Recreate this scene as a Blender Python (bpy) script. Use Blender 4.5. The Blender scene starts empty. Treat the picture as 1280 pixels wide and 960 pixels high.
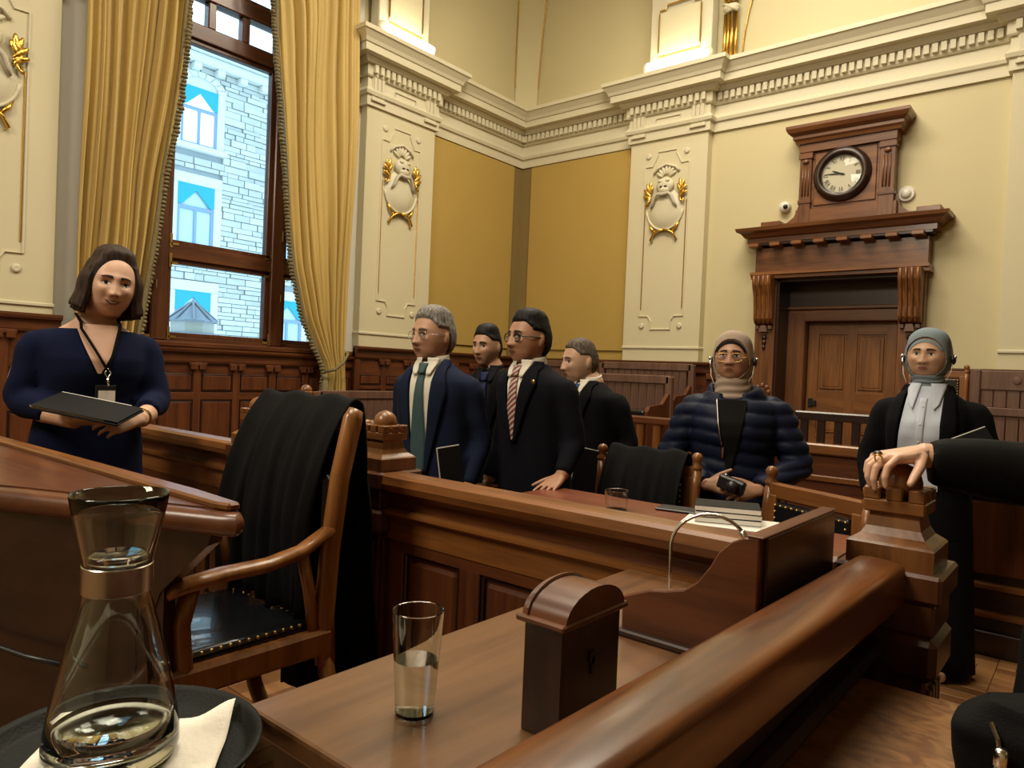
import bpy, bmesh, math, random
import numpy as np
from mathutils import Vector, Matrix, noise
from mathutils.bvhtree import BVHTree
SC = bpy.context.scene
COL = SC.collection
PI = math.pi
# ------------------------------------------------------------------ camera
cam_d = bpy.data.cameras.new('camera'); cam = bpy.data.objects.new('camera', cam_d); COL.objects.link(cam)
cam_d.sensor_fit = 'HORIZONTAL'; cam_d.sensor_width = 36.0; cam_d.lens = 897.4 / 1280 * 36.0
cam_d.clip_start = 0.02; cam_d.clip_end = 200
def cam_axes(yaw, pit, rol):
    cy, sy, cp, sp = math.cos(yaw), math.sin(yaw), math.cos(pit), math.sin(pit)
    f = Vector((sy*cp, cy*cp, sp)); r = Vector((cy, -sy, 0)); u = r.cross(f)
    c, s = math.cos(rol), math.sin(rol)
    return c*r + s*u, -s*r + c*u, f
_r, _u, _f = cam_axes(math.radians(-39.6917), math.radians(-0.93783), math.radians(2.41094))
M = Matrix((_r, _u, -_f)).transposed().to_4x4(); M.translation = (0, 0, 1.30)
cam.matrix_world = M
SC.camera = cam
# ------------------------------------------------------------------ world (overcast daylight), exposure
w = bpy.data.worlds.new('world'); SC.world = w; w.use_nodes = True
bg = w.node_tree.nodes['Background']; bg.inputs['Color'].default_value = (0.60, 0.84, 1.0, 1); bg.inputs['Strength'].default_value = 3.0
SC.view_settings.view_transform = 'Standard'; SC.view_settings.look = 'None'
SC.view_settings.gamma = 1.0; SC.view_settings.use_curve_mapping = False
SC.view_settings.exposure = 0.0
SC.cycles.use_denoising = True
SC.cycles.max_bounces = 10; SC.cycles.diffuse_bounces = 4; SC.cycles.glossy_bounces = 4
SC.cycles.transmission_bounces = 10; SC.cycles.transparent_max_bounces = 10
SC.cycles.caustics_reflective = False; SC.cycles.caustics_refractive = False
SC.cycles.sample_clamp_indirect = 6.0
# ------------------------------------------------------------------ unseen overhead area lights, no fixtures built; low and tilted ones added as fill
def area(name, loc, size, power, col, rot=(0, 0, 0), sy=None):
    d = bpy.data.lights.new(name, 'AREA'); d.energy = power; d.color = col; d.size = size
    if sy: d.shape = 'RECTANGLE'; d.size_y = sy
    o = bpy.data.objects.new(name, d); o.location = loc; o.rotation_euler = rot; COL.objects.link(o); return o
WARM = (1.0, 0.88, 0.68)
area('unseen_room_light', (-3.4, 4.8, 6.6), 1.6, 165, WARM)
area('unseen_room_light', (-1.5, 4.4, 6.6), 1.6, 130, WARM)
area('unseen_room_light', (-3.0, 1.2, 6.6), 1.6, 120, WARM)
area('unseen_room_light', (-1.5, 1.0, 4.3), 1.2, 42, WARM)  # added low fill to brighten faces and furniture
area('unseen_room_light', (-2.6, -2.8, 5.2), 1.6, 190, WARM, (math.radians(38), 0, math.radians(-8)))  # added behind the camera to light faces and post fronts
area('unseen_room_light', (-2.2, 6.4, 6.8), 1.2, 60, WARM)
# ------------------------------------------------------------------ materials
MATS = {}
def newmat(name):
    m = bpy.data.materials.new(name); m.use_nodes = True
    nt = m.node_tree; b = nt.nodes['Principled BSDF']; MATS[name] = m
    return m, nt, b
def mat(name, col, rough=0.5, metal=0.0, spec=0.5, var=0.0, vscale=6.0, bump=0.0, bscale=60.0, coat=0.0, sheen=0.0, emit=None, sss=0.0):
    m, nt, b = newmat(name)
    b.inputs['Base Color'].default_value = (*col, 1); b.inputs['Roughness'].default_value = rough
    b.inputs['Metallic'].default_value = metal; b.inputs['Specular IOR Level'].default_value = spec
    b.inputs['Coat Weight'].default_value = coat; b.inputs['Sheen Weight'].default_value = sheen
    if sss:
        b.inputs['Subsurface Weight'].default_value = sss; b.inputs['Subsurface Radius'].default_value = (0.01, 0.004, 0.002)
        b.inputs['Subsurface Scale'].default_value = 0.6
    tc = nt.nodes.new('ShaderNodeTexCoord')
    if var:
        n = nt.nodes.new('ShaderNodeTexNoise'); n.inputs['Scale'].default_value = vscale; n.inputs['Detail'].default_value = 4
        nt.links.new(tc.outputs['Object'], n.inputs['Vector'])
        mx = nt.nodes.new('ShaderNodeMix'); mx.data_type = 'RGBA'
        mx.inputs[6].default_value = (*[c*(1-var) for c in col], 1); mx.inputs[7].default_value = (*[min(1, c*(1+var)) for c in col], 1)
        nt.links.new(n.outputs['Fac'], mx.inputs[0]); nt.links.new(mx.outputs[2], b.inputs['Base Color'])
    if bump:
        n2 = nt.nodes.new('ShaderNodeTexNoise'); n2.inputs['Scale'].default_value = bscale; n2.inputs['Detail'].default_value = 3
        nt.links.new(tc.outputs['Object'], n2.inputs['Vector'])
        bp = nt.nodes.new('ShaderNodeBump'); bp.inputs['Strength'].default_value = bump; bp.inputs['Distance'].default_value = 0.01
        nt.links.new(n2.outputs['Fac'], bp.inputs['Height']); nt.links.new(bp.outputs['Normal'], b.inputs['Normal'])
    if emit:
        b.inputs['Emission Color'].default_value = (*emit[0], 1); b.inputs['Emission Strength'].default_value = emit[1]
    return m
def wood(name, c1, c2, axis='x', rough=0.36, coat=0.22, scale=1.0, contrast=0.5):
    """procedural wood with its grain running along one object axis"""
    m, nt, b = newmat(name); N = nt.nodes; L = nt.links
    tc = N.new('ShaderNodeTexCoord'); mp = N.new('ShaderNodeMapping')
    s = {'x': (1.2, 14, 14), 'y': (14, 1.2, 14), 'z': (14, 14, 1.2)}[axis]
    mp.inputs['Scale'].default_value = tuple(v*scale for v in s)
    L.new(tc.outputs['Object'], mp.inputs['Vector'])
    n1 = N.new('ShaderNodeTexNoise'); n1.inputs['Scale'].default_value = 1.0; n1.inputs['Detail'].default_value = 6; n1.inputs['Distortion'].default_value = 0.8
    n2 = N.new('ShaderNodeTexNoise'); n2.inputs['Scale'].default_value = 7.0; n2.inputs['Detail'].default_value = 3
    L.new(mp.outputs['Vector'], n1.inputs['Vector']); L.new(mp.outputs['Vector'], n2.inputs['Vector'])
    ad = N.new('ShaderNodeMath'); ad.operation = 'MULTIPLY_ADD'; ad.inputs[1].default_value = 0.35
    L.new(n2.outputs['Fac'], ad.inputs[0]); L.new(n1.outputs['Fac'], ad.inputs[2])
    cr = N.new('ShaderNodeValToRGB'); e = cr.color_ramp.elements
    e[0].position = 0.67 - contrast*0.45; e[0].color = (*c1, 1); e[1].position = 0.67 + contrast*0.35; e[1].color = (*c2, 1)
    L.new(ad.outputs[0], cr.inputs['Fac']); L.new(cr.outputs['Color'], b.inputs['Base Color'])
    b.inputs['Roughness'].default_value = rough; b.inputs['Coat Weight'].default_value = coat; b.inputs['Coat Roughness'].default_value = 0.15
    bp = N.new('ShaderNodeBump'); bp.inputs['Strength'].default_value = 0.08; bp.inputs['Distance'].default_value = 0.004
    L.new(n2.outputs['Fac'], bp.inputs['Height']); L.new(bp.outputs['Normal'], b.inputs['Normal'])
    return m
RED1, RED2 = (0.058, 0.016, 0.006), (0.138, 0.043, 0.014)      # mahogany joinery
OAK1, OAK2 = (0.105, 0.034, 0.009), (0.255, 0.100, 0.026)      # orange-brown oak
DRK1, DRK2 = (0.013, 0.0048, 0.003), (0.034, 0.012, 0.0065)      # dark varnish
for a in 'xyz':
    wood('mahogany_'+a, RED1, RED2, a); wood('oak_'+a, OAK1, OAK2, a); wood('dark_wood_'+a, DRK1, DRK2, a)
wood('rail_wood', (0.052, 0.014, 0.005), (0.165, 0.055, 0.014), 'y', rough=0.30, coat=0.35, contrast=0.35)
for a in 'xz': wood('door_wood_'+a, (0.085, 0.028, 0.009), (0.195, 0.074, 0.024), a)
wood('chair_oak', (0.14, 0.048, 0.012), (0.33, 0.135, 0.036), 'z', rough=0.32, coat=0.3)
wood('table_gloss', (0.085, 0.037, 0.016), (0.165, 0.078, 0.032), 'x', rough=0.14, coat=0.8)
wood('table_brown', (0.085, 0.037, 0.016), (0.165, 0.078, 0.032), 'y', rough=0.33, coat=0.2)
wood('table_red', (0.150, 0.042, 0.020), (0.200, 0.060, 0.027), 'x', rough=0.34, coat=0.15)
wood('bench_wood', (0.10, 0.052, 0.038), (0.18, 0.10, 0.072), 'z', rough=0.30, coat=0.6)
wood('parquet', (0.20, 0.09, 0.030), (0.36, 0.18, 0.07), 'x', rough=0.35)
wood('parquet_dark', (0.12, 0.05, 0.018), (0.22, 0.10, 0.035), 'x', rough=0.35)
def burl():
    m, nt, b = newmat('flecked_oak'); N = nt.nodes; L = nt.links
    tc = N.new('ShaderNodeTexCoord'); mp = N.new('ShaderNodeMapping'); mp.inputs['Scale'].default_value = (14, 26, 14)
    mp.inputs['Rotation'].default_value = (0, 0, 0.5)
    n = N.new('ShaderNodeTexNoise'); n.inputs['Scale'].default_value = 1.2; n.inputs['Detail'].default_value = 5; n.inputs['Distortion'].default_value = 1.6
    L.new(tc.outputs['Object'], mp.inputs['Vector']); L.new(mp.outputs['Vector'], n.inputs['Vector'])
    cr = N.new('ShaderNodeValToRGB'); e = cr.color_ramp.elements
    e[0].position = 0.40; e[0].color = (0.135, 0.055, 0.018, 1); e[1].position = 0.68; e[1].color = (0.27, 0.130, 0.046, 1)
    L.new(n.outputs['Fac'], cr.inputs['Fac']); L.new(cr.outputs['Color'], b.inputs['Base Color'])
    b.inputs['Roughness'].default_value = 0.38; b.inputs['Coat Weight'].default_value = 0.15
burl()
CREAM = (0.66, 0.60, 0.40)
mat('cream_plaster', CREAM, 0.6, var=0.03, vscale=1.5, bump=0.03, bscale=30)
mat('ivory_trim', (0.67, 0.62, 0.45), 0.5, var=0.03, vscale=2)
mat('wall_cream', (0.60, 0.53, 0.31), 0.6, var=0.03, vscale=1.2)
mat('yellow_fabric', (0.46, 0.31, 0.075), 0.85, var=0.05, vscale=1.5, bump=0.08, bscale=400)
mat('fabric_shade', (0.25, 0.175, 0.055), 0.85)  # corner shade put into a darker copy of the yellow fabric
mat('gold_leaf', (0.78, 0.48, 0.10), 0.28, metal=1.0, bump=0.3, bscale=40)
mat('grey_plaster', (0.52, 0.47, 0.38), 0.6)
def curtain_mat():
    m, nt, b = newmat('gold_curtain'); N = nt.nodes; L = nt.links
    b.inputs['Roughness'].default_value = 0.55; b.inputs['Sheen Weight'].default_value = 0.25
    tc = N.new('ShaderNodeTexCoord'); mp = N.new('ShaderNodeMapping'); mp.inputs['Scale'].default_value = (9, 9, 0.4)
    n = N.new('ShaderNodeTexNoise'); n.inputs['Scale'].default_value = 2; L.new(tc.outputs['Object'], mp.inputs[0]); L.new(mp.outputs[0], n.inputs['Vector'])
    cr = N.new('ShaderNodeValToRGB'); cr.color_ramp.elements[0].color = (0.43, 0.29, 0.075, 1); cr.color_ramp.elements[1].color = (0.60, 0.43, 0.125, 1)
    L.new(n.outputs['Fac'], cr.inputs[0]); L.new(cr.outputs[0], b.inputs['Base Color'])
curtain_mat()
mat('fringe_olive', (0.20, 0.16, 0.075), 0.8, var=0.5, vscale=60, bump=0.6, bscale=120)
mat('brass', (0.65, 0.45, 0.16), 0.3, metal=1.0)
mat('chrome', (0.75, 0.75, 0.74), 0.18, metal=1.0)
mat('black_leather', (0.007, 0.008, 0.011), 0.24, coat=0.5, bump=0.06, bscale=180)
mat('navy_cloth', (0.010, 0.016, 0.040), 0.8)
mat('black_cloth', (0.0045, 0.0045, 0.005), 0.9, var=0.3, vscale=8, bump=0.2, bscale=300, spec=0.15)
mat('cover_black', (0.007, 0.007, 0.008), 0.6, spec=0.25)
mat('black_plastic', (0.012, 0.012, 0.013), 0.35)
mat('tray_black', (0.006, 0.007, 0.006), 0.6, spec=0.2, bump=0.15, bscale=250)
mat('white_paper', (0.78, 0.76, 0.70), 0.7)
mat('napkin_white', (0.82, 0.78, 0.68), 0.8, bump=0.2, bscale=120)
mat('white_plastic', (0.72, 0.70, 0.62), 0.35)
mat('dial_ivory', (0.74, 0.70, 0.52), 0.35)
mat('ink', (0.012, 0.011, 0.010), 0.5)
mat('steel_band', (0.55, 0.52, 0.48), 0.25, metal=1.0)
def glassmat(name, col=(1, 1, 1), ior=1.47, rough=0.0):
    m, nt, b = newmat(name); nt.nodes.remove(b)
    g = nt.nodes.new('ShaderNodeBsdfGlass'); g.inputs['Color'].default_value = (*col, 1); g.inputs['IOR'].default_value = ior; g.inputs['Roughness'].default_value = rough
    nt.links.new(g.outputs[0], nt.nodes['Material Output'].inputs[0])
glassmat('clear_glass', (0.97, 0.985, 0.975)); glassmat('water', (0.99, 1, 1), 1.33)
def thin_glass(name, tint=(0.93, 0.97, 1.0), gl=0.08):
    m, nt, b = newmat(name); nt.nodes.remove(b)
    t = nt.nodes.new('ShaderNodeBsdfTransparent'); t.inputs[0].default_value = (*tint, 1)
    g = nt.nodes.new('ShaderNodeBsdfGlossy'); g.inputs['Roughness'].default_value = 0.03
    fr = nt.nodes.new('ShaderNodeFresnel'); fr.inputs[0].default_value = 1.4
    mx = nt.nodes.new('ShaderNodeMixShader'); L = nt.links
    L.new(fr.outputs[0], mx.inputs[0]); L.new(t.outputs[0], mx.inputs[1]); L.new(g.outputs[0], mx.inputs[2]); L.new(mx.outputs[0], nt.nodes['Material Output'].inputs[0])
thin_glass('pane_glass'); thin_glass('lens_glass', (0.9, 0.9, 0.9))
mat('lamp_tube', (1, 0.95, 0.8), 0.5, emit=((1.0, 0.90, 0.68), 22.0))
# outside
mat('stone_light', (0.53, 0.56, 0.52), 0.9, var=0.12, vscale=1.2); mat('stone_mid', (0.46, 0.48, 0.45), 0.9, var=0.15, vscale=1.2)
mat('mortar', (0.33, 0.37, 0.39), 0.95); mat('ashlar', (0.60, 0.63, 0.60), 0.9)
mat('teal_blind', (0.02, 0.33, 0.40), 0.8); mat('blue_frame', (0.20, 0.30, 0.45), 0.6); mat('far_pane', (0.45, 0.62, 0.78), 0.15)
mat('far_pane_sky_glow', (0.85, 0.87, 0.86), 0.4, emit=((0.95, 1.0, 1.0), 0.9)); mat('slate_grey', (0.22, 0.27, 0.33), 0.7)  # white pane glows in place of the sky's reflection
# people
def skin(name, col): return mat(name, col, 0.48, var=0.07, vscale=25, sss=0.12, bump=0.05, bscale=300)
skin('skin_fair', (0.66, 0.41, 0.29)); skin('skin_tan', (0.49, 0.275, 0.175)); skin('skin_brown', (0.41, 0.215, 0.130)); skin('skin_gold', (0.54, 0.325, 0.21))
mat('lips_rose', (0.33, 0.11, 0.09), 0.4); mat('lips_brown', (0.22, 0.075, 0.055), 0.45); mat('eye_white', (0.62, 0.58, 0.53), 0.25); mat('eye_iris', (0.018, 0.011, 0.008), 0.12)
mat('brow_dark', (0.022, 0.015, 0.012), 0.8); mat('brow_grey', (0.10, 0.085, 0.075), 0.8); mat('mouth_dark', (0.055, 0.02, 0.016), 0.6); mat('teeth', (0.68, 0.63, 0.55), 0.3)
mat('lid_shadow', (0.15, 0.07, 0.045), 0.6)
def hairmat(name, c1, c2, axis=(60, 60, 8)):
    m, nt, b = newmat(name); N = nt.nodes; L = nt.links
    tc = N.new('ShaderNodeTexCoord'); mp = N.new('ShaderNodeMapping'); mp.inputs['Scale'].default_value = axis
    n = N.new('ShaderNodeTexNoise'); n.inputs['Scale'].default_value = 2; n.inputs['Detail'].default_value = 4
    L.new(tc.outputs['Object'], mp.inputs[0]); L.new(mp.outputs[0], n.inputs['Vector'])
    cr = N.new('ShaderNodeValToRGB'); cr.color_ramp.elements[0].position = 0.35; cr.color_ramp.elements[0].color = (*c1, 1); cr.color_ramp.elements[1].position = 0.7; cr.color_ramp.elements[1].color = (*c2, 1)
    L.new(n.outputs['Fac'], cr.inputs[0]); L.new(cr.outputs[0], b.inputs['Base Color']); b.inputs['Roughness'].default_value = 0.6; b.inputs['Specular IOR Level'].default_value = 0.25
    bp = N.new('ShaderNodeBump'); bp.inputs['Strength'].default_value = 0.5; bp.inputs['Distance'].default_value = 0.006
    L.new(n.outputs['Fac'], bp.inputs['Height']); L.new(bp.outputs[0], b.inputs['Normal'])
hairmat('hair_brown', (0.016, 0.009, 0.006), (0.060, 0.032, 0.020)); hairmat('hair_black', (0.003, 0.0027, 0.0027), (0.009, 0.0075, 0.007))
hairmat('hair_grey', (0.09, 0.085, 0.08), (0.34, 0.32, 0.29)); hairmat('hair_greybrown', (0.045, 0.034, 0.026), (0.15, 0.115, 0.085))
def cloth(name, col, rough=0.9, sheen=0.0): return mat(name, col, rough, var=0.12, vscale=14, bump=0.15, bscale=420, sheen=sheen, spec=0.15)
cloth('dress_navy', (0.0045, 0.008, 0.034)); cloth('suit_blue', (0.009, 0.0145, 0.038)); cloth('suit_black', (0.003, 0.003, 0.0042)); cloth('suit_navy', (0.0033, 0.0038, 0.0075))
cloth('shirt_white', (0.72, 0.68, 0.58)); cloth('shirt_blue', (0.55, 0.60, 0.70)); cloth('shirt_black', (0.010, 0.010, 0.013)); cloth('tie_teal', (0.05, 0.095, 0.10), 0.5); cloth('tie_blue', (0.03, 0.07, 0.21), 0.5)
cloth('tie_navy', (0.012, 0.02, 0.075), 0.5)
cloth('hijab_beige', (0.36, 0.28, 0.22)); cloth('hijab_grey', (0.20, 0.25, 0.28)); cloth('puffer_navy', (0.007, 0.011, 0.030), 0.48, 0.0); cloth('under_black', (0.006, 0.006, 0.006)); cloth('gown_black', (0.004, 0.004, 0.004), 0.8)
def tie_pattern():
    m, nt, b = newmat('tie_red_pattern'); N = nt.nodes; L = nt.links
    tc = N.new('ShaderNodeTexCoord'); mp = N.new('ShaderNodeMapping'); mp.inputs['Rotation'].default_value = (0, 0.7, 0)
    wv = N.new('ShaderNodeTexWave'); wv.inputs['Scale'].default_value = 16; wv.inputs['Distortion'].default_value = 1.5; wv.bands_direction = 'Z'
    L.new(tc.outputs['Object'], mp.inputs[0]); L.new(mp.outputs[0], wv.inputs['Vector'])
    cr = N.new('ShaderNodeValToRGB'); cr.color_ramp.elements[0].color = (0.20, 0.035, 0.035, 1); cr.color_ramp.elements[1].color = (0.50, 0.42, 0.38, 1); cr.color_ramp.elements[0].position = 0.45; cr.color_ramp.elements[1].position = 0.6
    L.new(wv.outputs['Fac'], cr.inputs[0]); L.new(cr.outputs[0], b.inputs['Base Color']); b.inputs['Roughness'].default_value = 0.5
tie_pattern()
# ------------------------------------------------------------------ mesh helpers
class MB:
    def __init__(s): s.bm = bmesh.new()
    def box(s, x0, x1, y0, y1, z0, z1, bev=0.0, seg=1, R=None):
        bm = s.bm if not bev else bmesh.new()
        r = bmesh.ops.create_cube(bm, size=1.0)
        for v in r['verts']:
            v.co = Vector(((x0+x1)/2 + v.co.x*(x1-x0), (y0+y1)/2 + v.co.y*(y1-y0), (z0+z1)/2 + v.co.z*(z1-z0)))
        if bev:
            bmesh.ops.bevel(bm, geom=bm.edges[:], offset=min(bev, 0.45*min(abs(x1-x0), abs(y1-y0), abs(z1-z0))), segments=seg, affect='EDGES', profile=0.5)
            if R is not None: bmesh.ops.transform(bm, matrix=R, verts=bm.verts[:])
            s._merge(bm)
        elif R is not None: bmesh.ops.transform(bm, matrix=R, verts=r['verts'])
        return s
    def _merge(s, bm):
        me = bpy.data.meshes.new('tmp'); bm.to_mesh(me); bm.free(); s.bm.from_mesh(me); bpy.data.meshes.remove(me)
    def add(s, verts, faces):
        vs = [s.bm.verts.new(v) for v in verts]
        for f in faces:
            try: s.bm.faces.new([vs[i] for i in f])
            except ValueError: pass
        return s
    def prism(s, pts, axis, a, b, bev=0.0):
        """closed polygon extruded along one axis; x: (y,z), y: (x,z), z: (x,y)"""
        def P(p, t): return {'x': (t, p[0], p[1]), 'y': (p[0], t, p[1]), 'z': (p[0], p[1], t)}[axis]
        bm = bmesh.new(); n = len(pts)
        A = [bm.verts.new(P(p, a)) for p in pts]; B = [bm.verts.new(P(p, b)) for p in pts]
        bm.faces.new(A); bm.faces.new(B[::-1])
        for i in range(n): bm.faces.new([A[i], B[i], B[(i+1) % n], A[(i+1) % n]])
        bmesh.ops.recalc_face_normals(bm, faces=bm.faces[:])
        if bev: bmesh.ops.bevel(bm, geom=bm.edges[:], offset=bev, segments=1, affect='EDGES')
        s._merge(bm); return s
    def tube(s, pts, r, seg=8, closed=False, caps=True):
        pts = [Vector(p) for p in pts]; n = len(pts)
        rr = r if isinstance(r, (list, tuple)) else [r]*n
        up = None; rings = []
        for i, p in enumerate(pts):
            a = pts[(i-1) % n] if (closed or i > 0) else p; b = pts[(i+1) % n] if (closed or i < n-1) else p
            t = (b-a).normalized() if (b-a).length > 1e-9 else Vector((0, 0, 1))
            if up is None: up = Vector((0, 0, 1)) if abs(t.z) < 0.9 else Vector((0, 1, 0))
            up = (up - t*up.dot(t)).normalized(); sd = t.cross(up)
            ri = rr[i]; ra, rb = ri if isinstance(ri, (list, tuple)) else (ri, ri)
            rings.append([p + sd*(ra*math.cos(2*PI*k/seg)) + up*(rb*math.sin(2*PI*k/seg)) for k in range(seg)])
        return s.rings(rings, caps and not closed, closed)
    def rings(s, rings, caps=True, closed=False, wrap=True):
        seg = len(rings[0]); V = [[s.bm.verts.new(v) for v in rg] for rg in rings]; n = len(rings)
        for i in range(n if closed else n-1):
            A, B = V[i], V[(i+1) % n]
            for k in range(seg if wrap else seg-1):
                try: s.bm.faces.new([A[k], A[(k+1) % seg], B[(k+1) % seg], B[k]])
                except ValueError: pass
        if caps and not closed:
            s.bm.faces.new(V[0][::-1]); s.bm.faces.new(V[-1])
        return s
    def lathe(s, prof, seg=24, c=(0, 0, 0), axis='z', caps=True):
        def P(r, z, a):
            x, y = r*math.cos(a), r*math.sin(a)
            v = {'z': (x, y, z), 'y': (x, z, y), 'x': (z, x, y)}[axis]
            return Vector(v) + Vector(c)
        return s.rings([[P(max(r, 1e-5), z, 2*PI*k/seg) for k in range(seg)] for r, z in prof], caps)
    def ball(s, c, r, seg=16, rings=10, R=None):
        r = r if isinstance(r, (tuple, list)) else (r, r, r)
        q = bmesh.ops.create_uvsphere(s.bm, u_segments=seg, v_segments=rings, radius=1)
        T = Matrix.Translation(c) @ (R.to_4x4() if R is not None else Matrix.Identity(4)) @ Matrix.Diagonal((*r, 1))
        bmesh.ops.transform(s.bm, matrix=T, verts=q['verts']); return s
    def grid(s, f, nu, nv):
        return s.rings([[f(i/(nu-1), j/(nv-1)) for i in range(nu)] for j in range(nv)], caps=False, wrap=False)
    def xform(s, Mx): bmesh.ops.transform(s.bm, matrix=Mx, verts=s.bm.verts[:]); return s
def ob(name, mb, m, parent=None, smooth=False, recalc=True, local=False):
    bm = mb.bm if isinstance(mb, MB) else None
    if bm is not None:
        if recalc: bmesh.ops.recalc_face_normals(bm, faces=bm.faces[:])
        if smooth:
            for f in bm.faces: f.smooth = True
        me = bpy.data.meshes.new(name); bm.to_mesh(me); bm.free()
    else:
        me = mb
        if smooth: me.shade_smooth()
    if smooth == 'auto':
        try: me.set_sharp_from_angle(angle=math.radians(38))
        except Exception: pass
    me.materials.clear(); me.materials.append(MATS[m] if isinstance(m, str) else m)
    o = bpy.data.objects.new(name, me); COL.objects.link(o)
    if parent is not None:
        o.parent = parent
        if not local and parent.type == 'EMPTY': o.matrix_parent_inverse = parent.matrix_basis.inverted()
    return o
def tag(o, label=None, cat=None, group=None, kind=None):
    if label: o['label'] = label
    if cat: o['category'] = cat
    if group: o['group'] = group
    if kind: o['kind'] = kind
    return o
def thing(name, label, cat, loc=(0, 0, 0), rz=0.0, group=None):
    o = bpy.data.objects.new(name, None); COL.objects.link(o); o.empty_display_size = 0.05
    o.location = loc; o.rotation_euler = (0, 0, rz); o.matrix_basis = Matrix.Translation(loc) @ Matrix.Rotation(rz, 4, 'Z')
    return tag(o, label, cat, group)
def struct(name, mb, m, parent=None, smooth=False, label=None):
    o = ob(name, mb, m, parent, smooth)
    if parent is None:
        o['kind'] = 'structure'
        if label: o['label'] = label
    return o
def sroot(name, loc=(0, 0, 0), label=None):
    o = bpy.data.objects.new(name, None); COL.objects.link(o); o.location = loc; o.matrix_basis = Matrix.Translation(loc)
    o['kind'] = 'structure'
    if label: o['label'] = label
    return o
def kids(o): return [c for c in bpy.data.objects if c.parent is o]
def copy_tree(o, parent=None, T=None):
    c = o.copy(); COL.objects.link(c)
    if parent is not None: c.parent = parent
    if T is not None: c.matrix_basis = T @ o.matrix_basis
    for ch in kids(o): copy_tree(ch, c)
    return c
def lerp(a, b, t): return a + (b-a)*t
def smooth01(t): t = max(0.0, min(1.0, t)); return t*t*(3-2*t)
# ================================================================== THE SETTING
WX, BY = -6.62, 8.0            # plane of the window wall and of the door wall
fl = struct('floor', MB().box(-7.6, 6, -5, 8.6, -0.12, -0.012), 'parquet_dark', label='parquet floor of oak blocks')
def parquet(x0, x1, y0, y1, z, parent):
    """basket-weave oak blocks, each one a piece of the floor"""
    rng = random.Random(3); base = {}
    n = 0; a, b = 0.30, 0.075
    nx, ny = int((x1-x0)/a), int((y1-y0)/a)
    for i in range(nx):
        for j in range(ny):
            for k in range(4):
                hor = (i+j) % 2 == 0; key = (hor, rng.randrange(2))
                if key not in base:
                    m = MB().box(-a/2+.001, a/2-.001, -b/2+.001, b/2-.001, 0, 0.012, bev=0.0015) if hor else MB().box(-b/2+.001, b/2-.001, -a/2+.001, a/2-.001, 0, 0.012, bev=0.0015)
                    o = ob('plank', m, 'parquet' if key[1] else 'parquet_dark', parent); base[key] = o
                else:
                    o = base[key].copy(); COL.objects.link(o)
                cx = x0+(i+.5)*a; cy = y0+(j+.5)*a
                o.location = (cx, cy+(k-1.5)*b, z-0.012) if hor else (cx+(k-1.5)*b, cy, z-0.012)
parquet(-0.95, 0.25, 3.2, 4.4, 0.0, fl)
pf = struct('floor', MB().box(-5.2, 5, -4.9, 1.62, -0.01, 0.158), 'parquet_dark', label='raised platform floor under the front desks')
parquet(-2.9, -1.7, 1.0, 1.6, 0.17, pf)
struct('floor', MB().box(-6.4, -2.75, 6.95, 7.98, 0, 0.55), 'mahogany_x', label='upper step of the seating tier along the door wall')
struct('floor', MB().box(-5.4, -2.75, 5.45, 6.95, 0, 0.48), 'mahogany_x', label='lower step of the seating tier along the door wall')
struct('ceiling', MB().box(-7.6, 6, -5, 8.6, 7.5, 7.7), 'cream_plaster', label='high cream ceiling')
WY0, WY1, WZ0, WZ1 = 2.45, 4.84, 1.42, 6.3
wl = struct('wall_left', MB().box(WX-.5, WX, -5, WY0, 0, 7.5).box(WX-.5, WX, WY1, 8.5, 0, 7.5).box(WX-.5, WX, WY0, WY1, WZ1, 7.5).box(WX-.5, WX, WY0, WY1, 0, WZ0), 'wall_cream', label='cream wall with the tall window')
DX0, DX1, DZ = -2.84, -1.58, 2.44
wb = struct('wall_back', MB().box(-7.1, DX0, BY, BY+.5, 0, 7.5).box(DX1, 6, BY, BY+.5, 0, 7.5).box(DX0, DX1, BY, BY+.5, DZ, 7.5).box(DX0-.1, DX1+.1, BY+.5, BY+.55, 0, DZ+.1), 'wall_cream', label='cream wall with the clock doorway')
wr_ = struct('wall_right', MB().box(5.4, 5.6, -5, 8.5, 0, 7.5), 'wall_cream', label='cream wall on the camera side of the room')
ob('panelling', MB().box(5.34, 5.4, -4.9, 7.9, 0, 3.2, bev=.01), 'dark_wood_z', wr_)  # unseen dark cladding, added to cut bounce light on the handrail side
struct('wall_front', MB().box(-7.1, 5.6, -5.2, -5, 0, 7.5), 'wall_cream', label='cream wall behind the camera')
# ---- yellow fabric panels either side of the corner
fab = sroot('trim_1', (WX, 8, 0), 'yellow fabric wall panels either side of the corner')
ob('panel', MB().box(WX, WX+.035, 6.20, 7.80, 1.63, 4.20, bev=.006), 'yellow_fabric', fab)
ob('panel', MB().box(WX+.2, -4.79, BY-.035, BY, 1.63, 4.20, bev=.006), 'yellow_fabric', fab)
ob('backing_strip', MB().box(WX, WX+.008, 7.80, BY, 1.5, 4.24).box(WX, WX+.2, BY-.008, BY, 1.5, 4.24), 'fabric_shade', fab)  # same fabric set back, its shade painted as darker colour
ob('lower_strip', MB().box(WX, WX+.012, 6.15, 7.80, 1.5, 1.625).box(WX+.2, -4.75, BY-.012, BY, 1.5, 1.625), 'yellow_fabric', fab)
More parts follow.
